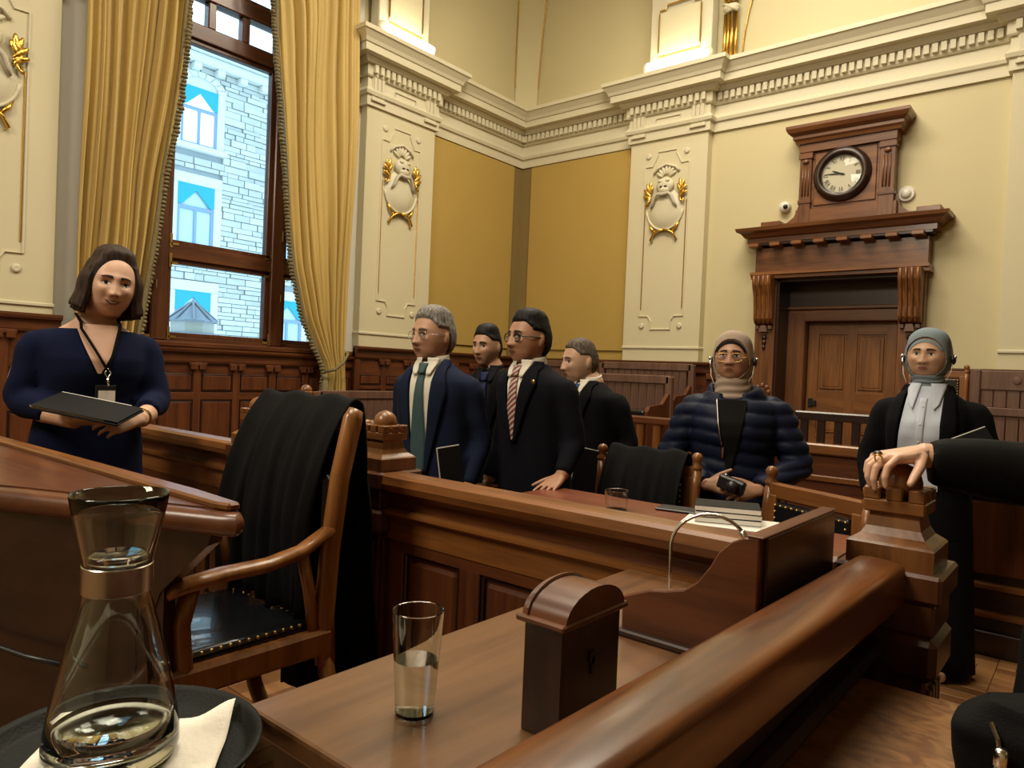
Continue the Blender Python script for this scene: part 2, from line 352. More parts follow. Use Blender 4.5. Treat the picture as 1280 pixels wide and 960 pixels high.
# ---- cornice: one profile run round the pilasters with mitred corners
def run(poly, prof, closed_prof=True):
    mb = MB(); n = len(poly); P = [Vector((p[0], p[1])) for p in poly]
    N = []
    for i in range(n):
        ns = []
        if i > 0: d = (P[i]-P[i-1]).normalized(); ns.append(Vector((d.y, -d.x)))
        if i < n-1: d = (P[i+1]-P[i]).normalized(); ns.append(Vector((d.y, -d.x)))
        N.append(ns[0] if len(ns) == 1 else (ns[0]+ns[1])/(1+ns[0].dot(ns[1])))
    rings = [[Vector((P[i].x+N[i].x*o, P[i].y+N[i].y*o, z)) for o, z in prof] for i in range(n)]
    mb.rings(rings, caps=True); return mb
pathA = [(WX, -4.9), (WX, 1.03), (WX+.12, 1.03), (WX+.12, 2.06), (WX-.2, 2.06)]
pathB = [(WX-.2, 5.10), (WX+.12, 5.10), (WX+.12, 6.15), (WX, 6.15), (WX, BY), (-4.75, BY), (-4.75, BY-.12), (-3.72, BY-.12), (-3.72, BY), (-0.79, BY), (-0.79, BY-.12), (0.25, BY-.12), (0.25, BY), (5.3, BY)]
corn = sroot('trim_2', (WX, 8, 4.5), 'moulded ivory cornice with a row of small dentils')
PR_TOP = [(-.01, 4.66), (.10, 4.66), (.13, 4.70), (.13, 4.715), (.21, 4.72), (.21, 4.80), (.225, 4.805), (.24, 4.84), (.285, 4.90), (.30, 4.905), (.30, 4.95), (-.01, 4.95)]
PR_BED = [(-.01, 4.53), (.045, 4.53), (.055, 4.545), (.055, 4.66), (-.01, 4.66)]
PR_FRZ = [(-.01, 4.22), (.03, 4.22), (.03, 4.33), (.055, 4.335), (.065, 4.37), (.03, 4.42), (.02, 4.53), (-.01, 4.53)]
for nm, pr in (('crown', PR_TOP), ('bed_mould', PR_BED), ('architrave', PR_FRZ)):
    for pth in (pathA, pathB): ob(nm, run(pth, pr), 'ivory_trim', corn)
dm = MB()
for pth in (pathA, pathB):
    for (ax, ay), (bx, by) in zip(pth, pth[1:]):
        d = Vector((bx-ax, by-ay)); Ln = d.length; d.normalize(); nn = Vector((d.y, -d.x))
        if Ln < .5: continue
        k = int(Ln/.075)
        for i in range(k):
            c = Vector((ax, ay)) + d*((i+.5)*Ln/k)
            if c.y < 0.3: continue
            p = [c + d*sx*.024 + nn*o for o in (.05, .10) for sx in (-1, 1)]
            xs = [q.x for q in p]; ys = [q.y for q in p]
            dm.box(min(xs), max(xs), min(ys), max(ys), 4.565, 4.65)
dn = ob('dentils', dm, 'ivory_trim', corn); dn['kind'] = 'stuff'
# ---- pilasters with panel mouldings and gilded shields
def pilaster(name, C, ux, nrm, half, base, z_top, label, gold_side=1):
    """C centre on the wall plane; ux along the wall; nrm into the room"""
    ux = Vector(ux); nrm = Vector(nrm); C = Vector(C)
    R = Matrix((ux, nrm, Vector((0, 0, 1)))).transposed().to_4x4(); R.translation = C
    root = sroot(name, C, label)
    def O(nm, mb, m, smooth=False, parent=None):
        mb.xform(R); return ob(nm, mb, m, parent or root, smooth)
    O('shaft', MB().box(-half, half, -.1, .12, base, z_top, bev=.004), 'cream_plaster')
    f = .12
    # panel moulding outline with notched corners
    w, z0, z1 = .295, 1.90, 3.90
    out = [(-w, z0+.16), (-w, z1), (-w+.10, z1), (-w+.17, z1+.13), (-w+.17, z1+.17), (w-.17, z1+.17), (w-.17, z1+.13), (w-.10, z1), (w, z1), (w, z0+.16), (w-.12, z0+.16), (w-.16, z0+.10), (w-.16, z0), (-w+.16, z0), (-w+.16, z0+.10), (-w+.12, z0+.16)]
    O('panel_moulding', MB().tube([(x, f+.004, z) for x, z in out], .011, 6, closed=True), 'ivory_trim')
    for s in (-1, 1):
        O('gilt_line', MB().tube([(s*(w-.018), f+.004, 2.15), (s*(w-.018), f+.004, 3.45)], .007, 6), 'gold_leaf')
        mb = MB()
        for zz in (1.94, z1+.13): mb.lathe([(.0, 0), (.028, 0), (.035, .008), (.030, .016), (.012, .018), (.0, .012)], 14, (s*(w-.04), f, zz), axis='y')
        O('rosette', mb, 'ivory_trim', True)
    # cartouche: shield, scrolled strap, boss with two eyes, shell crest
    sh = MB()
    def shield(u, v):
        a = 2*PI*u; r = v
        x = .235*r*math.cos(a)*(1-.10*max(0, math.sin(a))); z = 3.36 + .25*r*math.sin(a)
        return Vector((x, f + .05*(1-r**3) + .004, z))
    sh.grid(shield, 33, 9); O('shield', sh, 'ivory_trim', True)
    O('shield_rim', MB().tube([(.24*math.cos(a), f+.012, 3.36+.255*math.sin(a)) for a in [PI*1.03+i*PI*.94/16 for i in range(17)]], .015, 7), 'ivory_trim', True)
    O('strap', MB().tube([(-.17, f+.05, 3.37), (-.14, f+.07, 3.42), (-.11, f+.075, 3.50), (-.07, f+.08, 3.535), (0, f+.085, 3.52), (.07, f+.08, 3.535), (.11, f+.075, 3.50), (.14, f+.07, 3.42), (.17, f+.05, 3.37)], [.012, .018, .02, .022, .024, .022, .02, .018, .012], 8), 'grey_plaster', True)
    bz = MB().ball((0, f+.03, 3.64), (.12, .055, .10), 16, 10).ball((0, f+.05, 3.58), (.075, .05, .05), 12, 8).ball((-.05, f+.07, 3.69), (.03, .02, .022), 10, 8).ball((.05, f+.07, 3.69), (.03, .02, .022), 10, 8)
    O('mask_boss', bz, 'ivory_trim', True)
    O('mask_hollow', MB().ball((-.028, f+.078, 3.615), (.022, .018, .016), 10, 8).ball((.028, f+.078, 3.615), (.022, .018, .016), 10, 8), 'mouth_dark', True)
    cr = MB()
    for i in range(7):
        a = math.radians(30+i*20); c = (.10*math.cos(a), f+.015, 3.73+.10*math.sin(a))
        cr.ball(c, (.022, .018, .055), 8, 6, Matrix.Rotation(-(a-PI/2), 3, 'Y'))
    cr.tube([(-.17, f+.01, 3.80), (-.12, f+.02, 3.86), (0, f+.025, 3.90), (.12, f+.02, 3.86), (.17, f+.01, 3.80)], .016, 6)
    O('shell_crest', cr, 'ivory_trim', True)
    for s in (-1, 1):
        lf = MB()
        for i, (ang, ln, dz) in enumerate(((95, .12, .02), (70, .13, .0), (45, .12, -.03), (115, .10, -.01), (20, .10, -.06), (60, .09, -.09))):
            a = math.radians(ang); dx, dzz = math.cos(a)*s, math.sin(a)
            c = Vector((s*.205+dx*ln*.35, f+.035, 3.57+dz+dzz*ln*.35))
            lf.ball(c, (.024, .016, ln*.62), 8, 7, Matrix.Rotation(math.atan2(dx, dzz), 3, 'Y'))
        lf.tube([(s*.20, f+.03, 3.50), (s*.22, f+.045, 3.44), (s*.25, f+.03, 3.42), (s*.24, f+.03, 3.47)], .013, 6)
        O('gilt_leaf_spray', lf, 'gold_leaf', True)
        O('gilt_ribbon', MB().tube([(-s*.02, f+.03, 3.105), (s*.07, f+.04, 3.095), (s*.13, f+.03, 3.06), (s*.17, f+.02, 2.99), (s*.15, f+.015, 2.97)], [(.022, .014), (.028, .014), (.026, .012), (.03, .012), (.008, .006)], 8).tube([(s*.12, f+.03, 3.08), (s*.17, f+.03, 3.14), (s*.20, f+.015, 3.20)], [.016, .018, .007], 7), 'gold_leaf', True)
    # triglyphs and little frieze panel under the dentils
    for s in (-1, 1):
        cx = s*(half-.12)
        O('triglyph', MB().box(cx-.09, cx+.09, .12, .158, 4.27, 4.54, bev=.004), 'ivory_trim')
        g = MB()
        for k in (-1, 0, 1): g.box(cx+k*.055-.02, cx+k*.055+.02, .155, .175, 4.33, 4.53, bev=.003)
        g.box(cx-.1, cx+.1, .155, .18, 4.27, 4.30, bev=.003); O('fluting', g, 'ivory_trim')
    O('frieze_panel', MB().tube([(-.16, .155, 4.36), (.16, .155, 4.36), (.16, .155, 4.47), (-.16, .155, 4.47)], .008, 6, closed=True).ball((-.15, .16, 4.37), .014, 8, 6).ball((.15, .16, 4.37), .014, 8, 6), 'ivory_trim')
    O('base_mould', MB().box(-half-.008, half+.008, -.05, .135, 1.66, 1.69, bev=.006), 'ivory_trim')
    return root
pilaster('trim_3', (WX, 1.545, 0), (0, 1, 0), (1, 0, 0), .515, 0.0, 4.24, 'cream pilaster with a gilded shield at the outer side of the window')
pilaster('trim_4', (WX, 5.625, 0), (0, 1, 0), (1, 0, 0), .525, 0.0, 4.24, 'cream pilaster with a gilded shield between window and corner')
pilaster('trim_5', (-4.235, BY, 0), (-1, 0, 0), (0, -1, 0), .515, 0.0, 4.24, 'cream pilaster with a gilded shield on the door wall')
pilaster('trim_6', (-0.27, BY, 0), (-1, 0, 0), (0, -1, 0), .52, 0.0, 4.24, 'cream pilaster beyond the doorway')
# ---- piers and uplights above the cornice
def upper_pier(name, C, ux, nrm, half, label):
    ux = Vector(ux); nrm = Vector(nrm); C = Vector(C)
    R = Matrix((ux, nrm, Vector((0, 0, 1)))).transposed().to_4x4(); R.translation = C
    root = sroot(name, C, label)
    def O(nm, mb, m, smooth=False, parent=root): mb.xform(R); return ob(nm, mb, m, parent, smooth)
    O('pier', MB().box(-half, half, -.05, .10, 4.94, 7.5, bev=.01), 'ivory_trim')
    # scroll-sided pedestal
    O('panel', MB().box(-half+.13, half-.13, .10, .12, 5.2, 5.72, bev=.004), 'cream_plaster')
    w = half-.13
    for s in (-1, 1): O('gilt_line', MB().tube([(s*w, .125, 5.24), (s*w, .125, 5.70)], .010, 6), 'gold_leaf')
    O('gilt_line', MB().tube([(-w, .125, 5.18), (w, .125, 5.18)], .010, 6), 'gold_leaf')
    O('gilt_line', MB().tube([(-w, .125, 5.74), (-w+.08, .125, 5.74), (-w+.1, .125, 5.79), (w-.1, .125, 5.79), (w-.08, .125, 5.74), (w, .125, 5.74)], .010, 6), 'gold_leaf')
    for s in (-1, 1):
        O('scroll', MB().lathe([(0, -.04), (.065, -.04), (.075, -.02), (.075, .02), (.065, .04), (0, .04)], 18, (s*(half-.02), .14, 5.07), axis='y'), 'ivory_trim', True)
    t = thing('uplight', label.replace('pier', 'lit tube lamp'), 'lamp', C + nrm*.2 + Vector((0, 0, 4.95)), group='tube uplights on the cornice')
    O('lamp_tube', MB().lathe([(0, -half+.05), (.046, -half+.05), (.050, -half+.08), (.050, half-.08), (.046, half-.05), (0, half-.05)], 16, (0, .22, 5.045), axis='x'), 'lamp_tube', True, t)
    O('trough', MB().box(-half+.09, half-.09, .15, .27, 4.95, 4.985, bev=.004).box(-half+.06, -half+.1, .16, .25, 4.95, 5.08, bev=.004).box(half-.1, half-.06, .16, .25, 4.95, 5.08, bev=.004), 'white_plastic', False, t)
    return root, t
upper_pier('trim_7', (WX+.1, 5.53, 0), (0, 1, 0), (1, 0, 0), .38, 'pier above the cornice by the window pilaster')
upper_pier('trim_8', (-4.10, BY-.1, 0), (-1, 0, 0), (0, -1, 0), .40, 'pier above the cornice of the door wall')
# ---- corner groin rib with gold edges, gold reeds and arch line
rib = sroot('trim_9', (WX, 8, 5), 'corner rib of the vault edged in gold')
def ribpt(t, s):
    z = 4.94 + t*2.4; q = .10 + .02*t + .75*t*t; wv = .15 + .06*t
    return Vector((WX + q - s*wv*.7071*-1*-1, BY - q - s*wv*.7071, z)) if False else Vector((WX + q + s*wv*.7071, BY - q + s*wv*.7071, z))
ob('rib_web', MB().grid(lambda u, v: ribpt(v, u*2-1) + Vector((.01, -.01, 0)), 5, 14), 'wall_cream', rib, True)
for s in (-1, 1): ob('gilt_line', MB().tube([ribpt(i/13, s) + Vector((.012, -.012, 0)) for i in range(2, 14)], .009, 6), 'gold_leaf', rib)
def vweb(side):
    def f(u, v):
        p = ribpt(v, side); z = p.z
        q = (1-u)
        e = Vector((WX+.005, 6.05, z)) if side < 0 else Vector((-4.55, BY-.005, z))
        c = p.lerp(e, u); bow = math.sin(PI*u)*.0
        return c
    return f
for sd in (-1, 1): ob('vault_web', MB().grid(vweb(sd), 8, 12), 'wall_cream', rib, True)
rd = sroot('trim_10', (-3.5, 7.9, 5), 'bundle of gilded reeds and thin arch line above the cornice')
for k in range(4):
    ob('gilt_reed', MB().tube([(-3.60+k*.045, BY-.06-.02*math.sin(k*1.05), 4.95), (-3.60+k*.045, BY-.06-.02*math.sin(k*1.05), 5.55)], .020, 8), 'gold_leaf', rd, True)
    ob('gilt_reed', MB().tube([(-3.60+k*.045, BY-.06-.02*math.sin(k*1.05), 5.68), (-3.62+k*.055, BY-.06, 6.3)], .022, 8), 'gold_leaf', rd, True)
ob('ribbon_knot', MB().ball((-3.53, BY-.07, 5.61), (.10, .06, .05), 12, 8).tube([(-3.62, BY-.09, 5.66), (-3.53, BY-.12, 5.61), (-3.44, BY-.09, 5.56)], .022, 7), 'ivory_trim', rd, True)
ob('arch_line', MB().tube([(-3.36+.62*(1-math.cos(t*PI/2*i/15)) if False else -3.40+.9*(1-math.cos(i/15*1.2)), BY-.02, 4.95+1.6*math.sin(i/15*1.2)) for i in range(16)], .010, 6), 'gold_leaf', rd)
# ---- wainscot
def bevel_panel(mb, R, x0, x1, z0, z1, d=.018, inset=.03):
    """raised and fielded panel on local plane y=0, facing -y... pushed out by d"""
    b = MB().prism([(x0, z0), (x1, z0), (x1, z1), (x0, z1)], 'y', 0, d)
    return b
def wainscot(name, C, ux, nrm, L, top, cols, rows, label, brackets=None, cap=.06):
    ux = Vector(ux); nrm = Vector(nrm); C = Vector(C)
    R = Matrix((ux, nrm, Vector((0, 0, 1)))).transposed().to_4x4(); R.translation = C
    root = sroot(name, C, label)
    ax = 'x' if abs(ux.x) > .5 else 'y'
    def O(nm, mb, m): mb.xform(R); return ob(nm, mb, m, root)
    O('backing', MB().box(0, L, 0, .03, 0, top-.02), 'mahogany_'+ax)
    O('cap_rail', MB().prism([(0, top-.14), (.05, top-.14), (.06, top-.12), (.06, top-.05), (.09, top-.04), (.10, top-.02), (.10, top), (0, top)], 'x', 0, L), 'mahogany_'+ax)
    O('plinth', MB().box(0, L, 0, .055, 0, .16, bev=.008), 'dark_wood_'+ax)
    n = len(cols)-1
    for i in range(n):
        a, b = cols[i], cols[i+1]
        O('stile', MB().box(a-.035, a+.035, .03, .045, .16, top-.14, bev=.003), 'mahogany_z')
        for z0, z1 in rows:
            O('panel', MB().box(a+.055, b-.055, .025, .043, z0, z1, bev=.012), 'mahogany_z')
            O('bead', MB().tube([(a+.05, .035, z0-.005), (b-.05, .035, z0-.005), (b-.05, .035, z1+.005), (a+.05, .035, z1+.005)], .007, 5, closed=True), 'dark_wood_'+ax)
    O('stile', MB().box(cols[-1]-.035, cols[-1]+.035, .03, .045, .16, top-.14, bev=.003), 'mahogany_z')
    for k in range(len(rows)-1):
        zz = (rows[k][1]+rows[k+1][0])/2; h = (rows[k+1][0]-rows[k][1])/2-.02
        O('rail', MB().box(0, L, .03, .044, zz-max(h, .015), zz+max(h, .015), bev=.003), 'mahogany_'+ax)
    for bx in (brackets or []):
        O('bracket', MB().box(bx-.075, bx-.01, .03, .075, top-.20, top-.14, bev=.006).box(bx+.01, bx+.075, .03, .075, top-.20, top-.14, bev=.006).box(bx-.085, bx+.085, .03, .06, top-.165, top-.13, bev=.004), 'mahogany_z')
    return root
wainscot('trim_11', (WX+.06, 2.08, 0), (0, 1, 0), (1, 0, 0), 3.0, 1.40, [.03, .40, .79, 1.19, 1.58, 1.97, 2.36, 2.75, 2.97], [(.22, .90), (1.01, 1.15)], 'mahogany panelling under the window', [.40, .79, 1.19, 1.58, 1.97, 2.36, 2.75])
wainscot('trim_12', (WX+.13, 5.02, 0), (0, 1, 0), (1, 0, 0), 2.9, 1.52, [.04, .42, .80, 1.18, 1.56, 1.94, 2.32, 2.70], [(.22, 1.02), (1.10, 1.19)], 'mahogany panelling between the window and the corner', [.42, .80, 1.18, 1.56, 1.94, 2.32])
wainscot('trim_13', (WX+.13, -3.0, 0), (0, 1, 0), (1, 0, 0), 5.10, 1.60, [.1+.42*i for i in range(12)]+[5.06], [(.22, .82), (.92, 1.18)], 'mahogany panelling beyond the woman in the navy dress', [.1+.42*i for i in range(1, 12)])
wainscot('trim_14', (-3.06, BY-.13, 0), (-1, 0, 0), (0, -1, 0), 3.35, 1.51, [.04+.4*i for i in range(9)], [(.22, 1.02), (1.10, 1.19)], 'mahogany panelling between the corner and the doorway', [.44+.4*i for i in range(7)])
wainscot('trim_15', (3.4, BY-.13, 0), (-1, 0, 0), (0, -1, 0), 4.78, 1.51, [.04+.4*i for i in range(12)]+[4.74], [(.22, 1.02), (1.10, 1.19)], 'mahogany panelling beyond the doorway')
# ================================================================== WINDOW
win = sroot('window_1', (WX-.2, 3.58, 1.45), 'tall mahogany framed window')
X0, X1 = WX-.22, WX-.10
WD = 'mahogany_z'
def bar(nm, y0, y1, z0, z1, x0=X0, x1=X1, m=WD, bev=.01): return ob(nm, MB().box(x0, x1, y0, y1, z0, z1, bev=bev), m, win)
for y0, y1 in ((2.45, 2.53), (2.90, 3.05), (4.10, 4.25), (4.76, 4.84)): bar('mullion', y0, y1, 1.46, 6.3, X0, X1+.03)
for z0, z1 in ((1.42, 1.50), (2.22, 2.36), (4.30, 4.45), (4.70, 4.86), (6.2, 6.3)): bar('transom', 2.45, 4.84, z0, z1, X0, X1+.015, 'mahogany_y')
bays = ((2.53, 2.90), (3.05, 4.10), (4.25, 4.76)); rows = ((1.50, 2.22), (2.36, 4.30), (4.86, 6.2))
for a, b in bays:
    for c, d in rows:
        f = MB()
        for q in ((a, a+.045, c, d), (b-.045, b, c, d), (a, b, c, c+.04), (a, b, d-.04, d)): f.box(X0+.03, X1-.015, q[0], q[1], q[2], q[3], bev=.005)
        s = ob('sash', f, 'mahogany_z', win)
        ob('pane', MB().box(X0+.055, X0+.061, a+.04, b-.04, c+.035, d-.035), 'pane_glass', s)
    k = 3; w3 = (b-a)/k
    for i in range(1, k): bar('glazing_bar', a+i*w3-.04, a+i*w3+.04, 4.45, 4.70, X0+.02, X1)
    for i in range(k): ob('pane', MB().box(X0+.055, X0+.061, a+i*w3, a+(i+1)*w3, 4.45, 4.70), 'pane_glass', win)
for y in (3.0, 4.17):
    for z in (1.52, 2.20, 2.38):
        for s in (-1, 1):
            ob('corner_plate', MB().box(X1+.016, X1+.022, y+s*.07-.012, y+s*.07+.012, z-.05 if z < 2 else z-.06, z+.07).box(X1+.016, X1+.022, min(y+s*.07, y+s*.14), max(y+s*.07, y+s*.14), z-.035, z-.012), 'brass', win)
for y in (2.93, 4.20):
    ob('catch', MB().tube([(X1+.03, y, 2.0), (X1+.06, y, 2.0), (X1+.06, y, 1.93)], .008, 6), 'brass', win)
    ob('catch', MB().tube([(X1+.03, y, 2.56), (X1+.06, y, 2.56), (X1+.06, y, 2.66)], .008, 6), 'brass', win)
ob('sill', MB().box(WX-.25, WX+.12, 2.06, 5.10, 1.40, 1.455, bev=.012), 'mahogany_y', win)
ob('reveal', MB().box(WX-.5, WX+.012, 2.42, 2.455, 1.4, 6.3).box(WX-.5, WX+.012, 4.835, 4.87, 1.4, 6.3), 'ivory_trim', win)
ob('jamb_lining', MB().box(WX-.01, WX+.006, 2.06, 2.43, 1.45, 6.3).box(WX-.01, WX+.006, 4.86, 5.10, 1.45, 6.3), 'white_plastic', win)
# no second window is built further along this wall
# ================================================================== CURTAINS
def curtain(label, zs, inner, outer, folds, amp, x0, tail=False):
    zmax, zmin = zs[0], zs[-1]
    def edge(tab, z):
        for (z1, y1), (z2, y2) in zip(tab, tab[1:]):
            if z1 >= z >= z2: return lerp(y1, y2, (z1-z)/(z1-z2))
        return tab[-1][1] if z < tab[-1][0] else tab[0][1]
    root = thing('curtain', label, 'curtain', (x0, outer[0][1], zmin))
    def f(u, v, back=0):
        z = lerp(zmax, zmin, v); a, b = edge(outer, z), edge(inner, z)
        y = lerp(a, b, u); dens = folds
        ph = u*dens*2*PI + .5*math.sin(3*u*PI) + .35*math.sin(z*1.1+u*5)
        k = .55 + .45*noise.noise(Vector((u*6, z*.25, 3)))
        x = x0 + amp*(math.sin(ph)*.6 + .4*math.sin(2.3*ph+1.1))*k + .03*math.sin(z*2+u*7)
        y += .4*abs(b-a)/dens*math.cos(ph)*.35
        return Vector((x - back, y, z))
    mb = MB().grid(lambda u, v: f(u, v), 150, 70)
    o = ob('drape', mb, 'gold_curtain', root, True)
    md = o.modifiers.new('thickness', 'SOLIDIFY'); md.thickness = .006
    # lining turned back along the inner edge, and the fringe
    sg = 1 if inner[0][1] > outer[0][1] else -1
    fr = MB(); rng = random.Random(5); n = 170
    for i in range(n):
        z = lerp(zmax, zmin+.05, i/n); p = f(1.0, (zmax-z)/(zmax-zmin)); yy = edge(inner, z)
        fr.ball((p.x+.01, yy+sg*(.028+rng.random()*.012), z), (.030, .022+rng.random()*.014, .014+rng.random()*.01), 6, 5)
    fo = ob('fringe', fr, 'fringe_olive', root); fo['kind'] = 'stuff'
    ob('lining_edge', MB().tube([Vector((x0+.02, edge(inner, lerp(zmax, zmin, i/40))+sg*.008, lerp(zmax, zmin, i/40))) for i in range(41)], (.022) , 6), 'fringe_olive', root, True)
    return root
LO = [(6.25, 2.20), (4.1, 2.173), (1.0, 2.16), (.3, 2.15)]
LI = [(6.25, 3.25), (4.446, 2.97), (3.874, 2.935), (3.444, 2.89), (2.868, 2.81), (2.308, 2.76), (1.889, 2.705), (1.475, 2.65), (1.1, 2.45), (.3, 2.5)]
curtain('gold drape at the outer side of the window, behind the woman in the navy dress', (6.25, .3), LI, LO, 7, .10, WX+.25)
RO = [(6.25, 4.86), (5.2, 4.83), (3.34, 4.83), (2.477, 4.815), (1.786, 4.79), (1.44, 4.775), (1.18, 4.785), (.3, 4.80)]
RI = [(6.25, 3.60), (4.802, 3.85), (4.2, 3.885), (3.597, 3.945), (2.99, 4.03), (2.294, 4.14), (1.744, 4.295), (1.425, 4.46), (1.30, 4.54), (1.18, 4.56), (.92, 4.52), (.3, 4.50)]
rc = curtain('gold drape tied back with a cord between window and pilaster', (6.25, .3), RI, RO, 7, .10, WX+.25)
ob('tieback', MB().tube([(WX+.34, 4.50, 1.22), (WX+.42, 4.58, 1.25), (WX+.42, 4.68, 1.33), (WX+.36, 4.78, 1.42), (WX+.1, 4.84, 1.50)], .016, 8), 'fringe_olive', rc, True)
tz = MB().lathe([(0, 0), (.03, -.01), (.035, -.04), (.02, -.06), (.03, -.07), (.05, -.20), (.045, -.24), (0, -.24)], 12, (WX+.36, 4.50, 1.20))
ob('tassel', tz, 'fringe_olive', rc, True)
pel = thing('pelmet', 'dark gold gathered pelmet across the top of the window', 'pelmet', (WX+.42, 3.6, 4.95))
ob('swag', MB().grid(lambda u, v: Vector((WX+.46+.10*math.sin(v*PI)+.03*math.sin(u*40), lerp(2.1, 5.08, u), 7.0-(1.25+.25*math.cos(u*PI*2))*v)), 60, 8), 'gold_curtain', pel, True)
# ================================================================== OUTSIDE
bld = thing('stone_building', 'pale stone building with teal window blinds seen through the window', 'building', (-18.5, 8, -3))
FX = -18.0
ob('wall', MB().box(FX-.6, FX-.06, -8, 30, -6, 8.75), 'mortar', bld)
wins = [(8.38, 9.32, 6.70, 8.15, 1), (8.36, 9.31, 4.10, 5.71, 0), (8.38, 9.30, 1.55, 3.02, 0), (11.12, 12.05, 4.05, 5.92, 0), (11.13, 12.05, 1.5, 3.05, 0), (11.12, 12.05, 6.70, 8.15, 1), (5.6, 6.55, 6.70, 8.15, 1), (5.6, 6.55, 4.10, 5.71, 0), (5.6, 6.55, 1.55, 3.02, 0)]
stone_me = []
for mm in ('stone_light', 'stone_mid'):
    _b = MB().box(-.5, .5, -.5, .5, -.5, .5); _m = bpy.data.meshes.new('stone'); _b.bm.to_mesh(_m); _b.bm.free(); _m.materials.append(MATS[mm]); stone_me.append(_m)
nst = 0
rng = random.Random(11); st = [MB(), MB()]
z = -1.0
while z < 8.70:
    h = rng.choice((.10, .12, .14, .18)); y = 3.0
    cuts = [(a-.20, b+.20) for a, b, c, d, e in wins if z+h > c-.14 and z < d+.26]
    while y < 15:
        L = rng.uniform(.22, .70); y0_, y1_ = y+.012, y+L-.012; segs = [(y0_, y1_)]
        for ca, cb in cuts:
            segs = [q for sa, sb in segs for q in ((sa, min(sb, ca)), (max(sa, cb), sb)) if q[1]-q[0] > .03]
        wh = rng.randrange(2); dp = rng.uniform(-.03, .03)
        for sa, sb in segs:
            if sa > 8.1 and sb < 11.6 and .9 < z < 8.6 and nst < 300:
                nst += 1; q = bpy.data.objects.new('stone', stone_me[wh]); COL.objects.link(q); q.parent = bld; q.matrix_parent_inverse = bld.matrix_basis.inverted()
                q.location = (FX+(dp-.08)/2, (sa+sb)/2, z+h/2); q.scale = (dp+.08, sb-sa, h-.016)
            else: st[wh].box(FX-.08, FX+dp, sa, sb, z+.008, z+h-.008)
        y += L
    z += h
for i, m in ((0, 'stone_light'), (1, 'stone_mid')):
    o = ob('stonework', st[i], m, bld); o['kind'] = 'stuff'
ob('cornice', MB().box(FX-.3, FX+.25, -8, 30, 8.72, 8.95, bev=.03).box(FX-.3, FX+.38, -8, 30, 8.95, 9.12, bev=.03), 'ashlar', bld)
for i in range(20): ob('corbel', MB().box(FX, FX+.22, 3+i*.62, 3.2+i*.62, 8.55, 8.72, bev=.02), 'ashlar', bld)
for a, b, c, d, lit in wins:  # lit marks the arched windows whose panes carry the painted sky glow
    f = MB().box(FX-.1, FX+.03, a-.2, a, c-.05, d, bev=.02).box(FX-.1, FX+.03, b, b+.2, c-.05, d, bev=.02).box(FX-.1, FX+.12, a-.25, b+.25, c-.14, c, bev=.02)
    n = 9
    for i in range(n):
        a0 = PI*i/n; a1 = PI*(i+1)/n - .03; cy = (a+b)/2; hw = (b-a)/2
        if lit: pts = [(cy+math.cos(t)*r*1.0, d-.02+math.sin(t)*r*.62) for r, t in ((hw, a0), (hw+.22, a0), (hw+.22, a1), (hw, a1))]; f.prism(pts, 'x', FX-.1, FX+.04)
    if not lit: f.box(FX-.1, FX+.04, a-.2, b+.2, d, d+.26, bev=.02)
    else: f.box(FX-.1, FX-.02, a, b, d, d+.27)
    wo = ob('window', f, 'ashlar', bld)
    ob('frame', MB().box(FX-.05, FX-.005, a, a+.07, c, d).box(FX-.05, FX-.005, b-.07, b, c, d).box(FX-.05, FX-.006, a, b, c, c+.06).box(FX-.05, FX-.007, (a+b)/2-.035, (a+b)/2+.035, c, lerp(c, d, .62)).box(FX-.05, FX-.006, a, b, lerp(c, d, .60), lerp(c, d, .66)), 'blue_frame', wo)
    ob('pane', MB().box(FX-.06, FX-.045, a, b, c, d), 'far_pane_sky_glow' if lit else 'far_pane', wo)
    m = (a+b)/2; zt = lerp(c, d, .66)
    ob('blind', MB().prism([(a, d), (a, zt+.02), (a+.12, zt+.02), (m, lerp(zt, d, .72)), (b-.12, zt+.02), (b, zt+.02), (b, d)], 'x', FX-.004, FX+.015), 'teal_blind', wo)
cup = thing('roof_lantern', 'grey roof lantern with a pointed cap outside the window', 'roof lantern', (-12, 5.9, 1.2))
ob('cap', MB().lathe([(.0, 2.32), (.06, 2.22), (.36, 1.98), (.42, 1.95), (.42, 1.92), (0, 1.92)], 8, (-12, 5.9, 0)), 'slate_grey', cup)
ob('drum', MB().lathe([(.36, 1.92), (.36, 1.70), (0, 1.70)], 8, (-12, 5.9, 0)), 'stone_mid', cup)
ob('skirt', MB().lathe([(.38, 1.74), (.46, 1.72), (.66, 1.60), (.66, 1.50), (.58, 1.0), (0, 1.0)], 8, (-12, 5.9, 0)), 'slate_grey', cup)
for i in range(8): ob('finial_rib', MB().tube([(-12+.40*math.cos(i*PI/4+.39), 5.9+.40*math.sin(i*PI/4+.39), 1.95), (-12+.05*math.cos(i*PI/4+.39), 5.9+.05*math.sin(i*PI/4+.39), 2.25)], .02, 5), 'slate_grey', cup)
ob('shaft', MB().lathe([(.55, 1.0), (.55, -6), (0, -6)], 8, (-12, 5.9, 0)), 'stone_mid', cup)
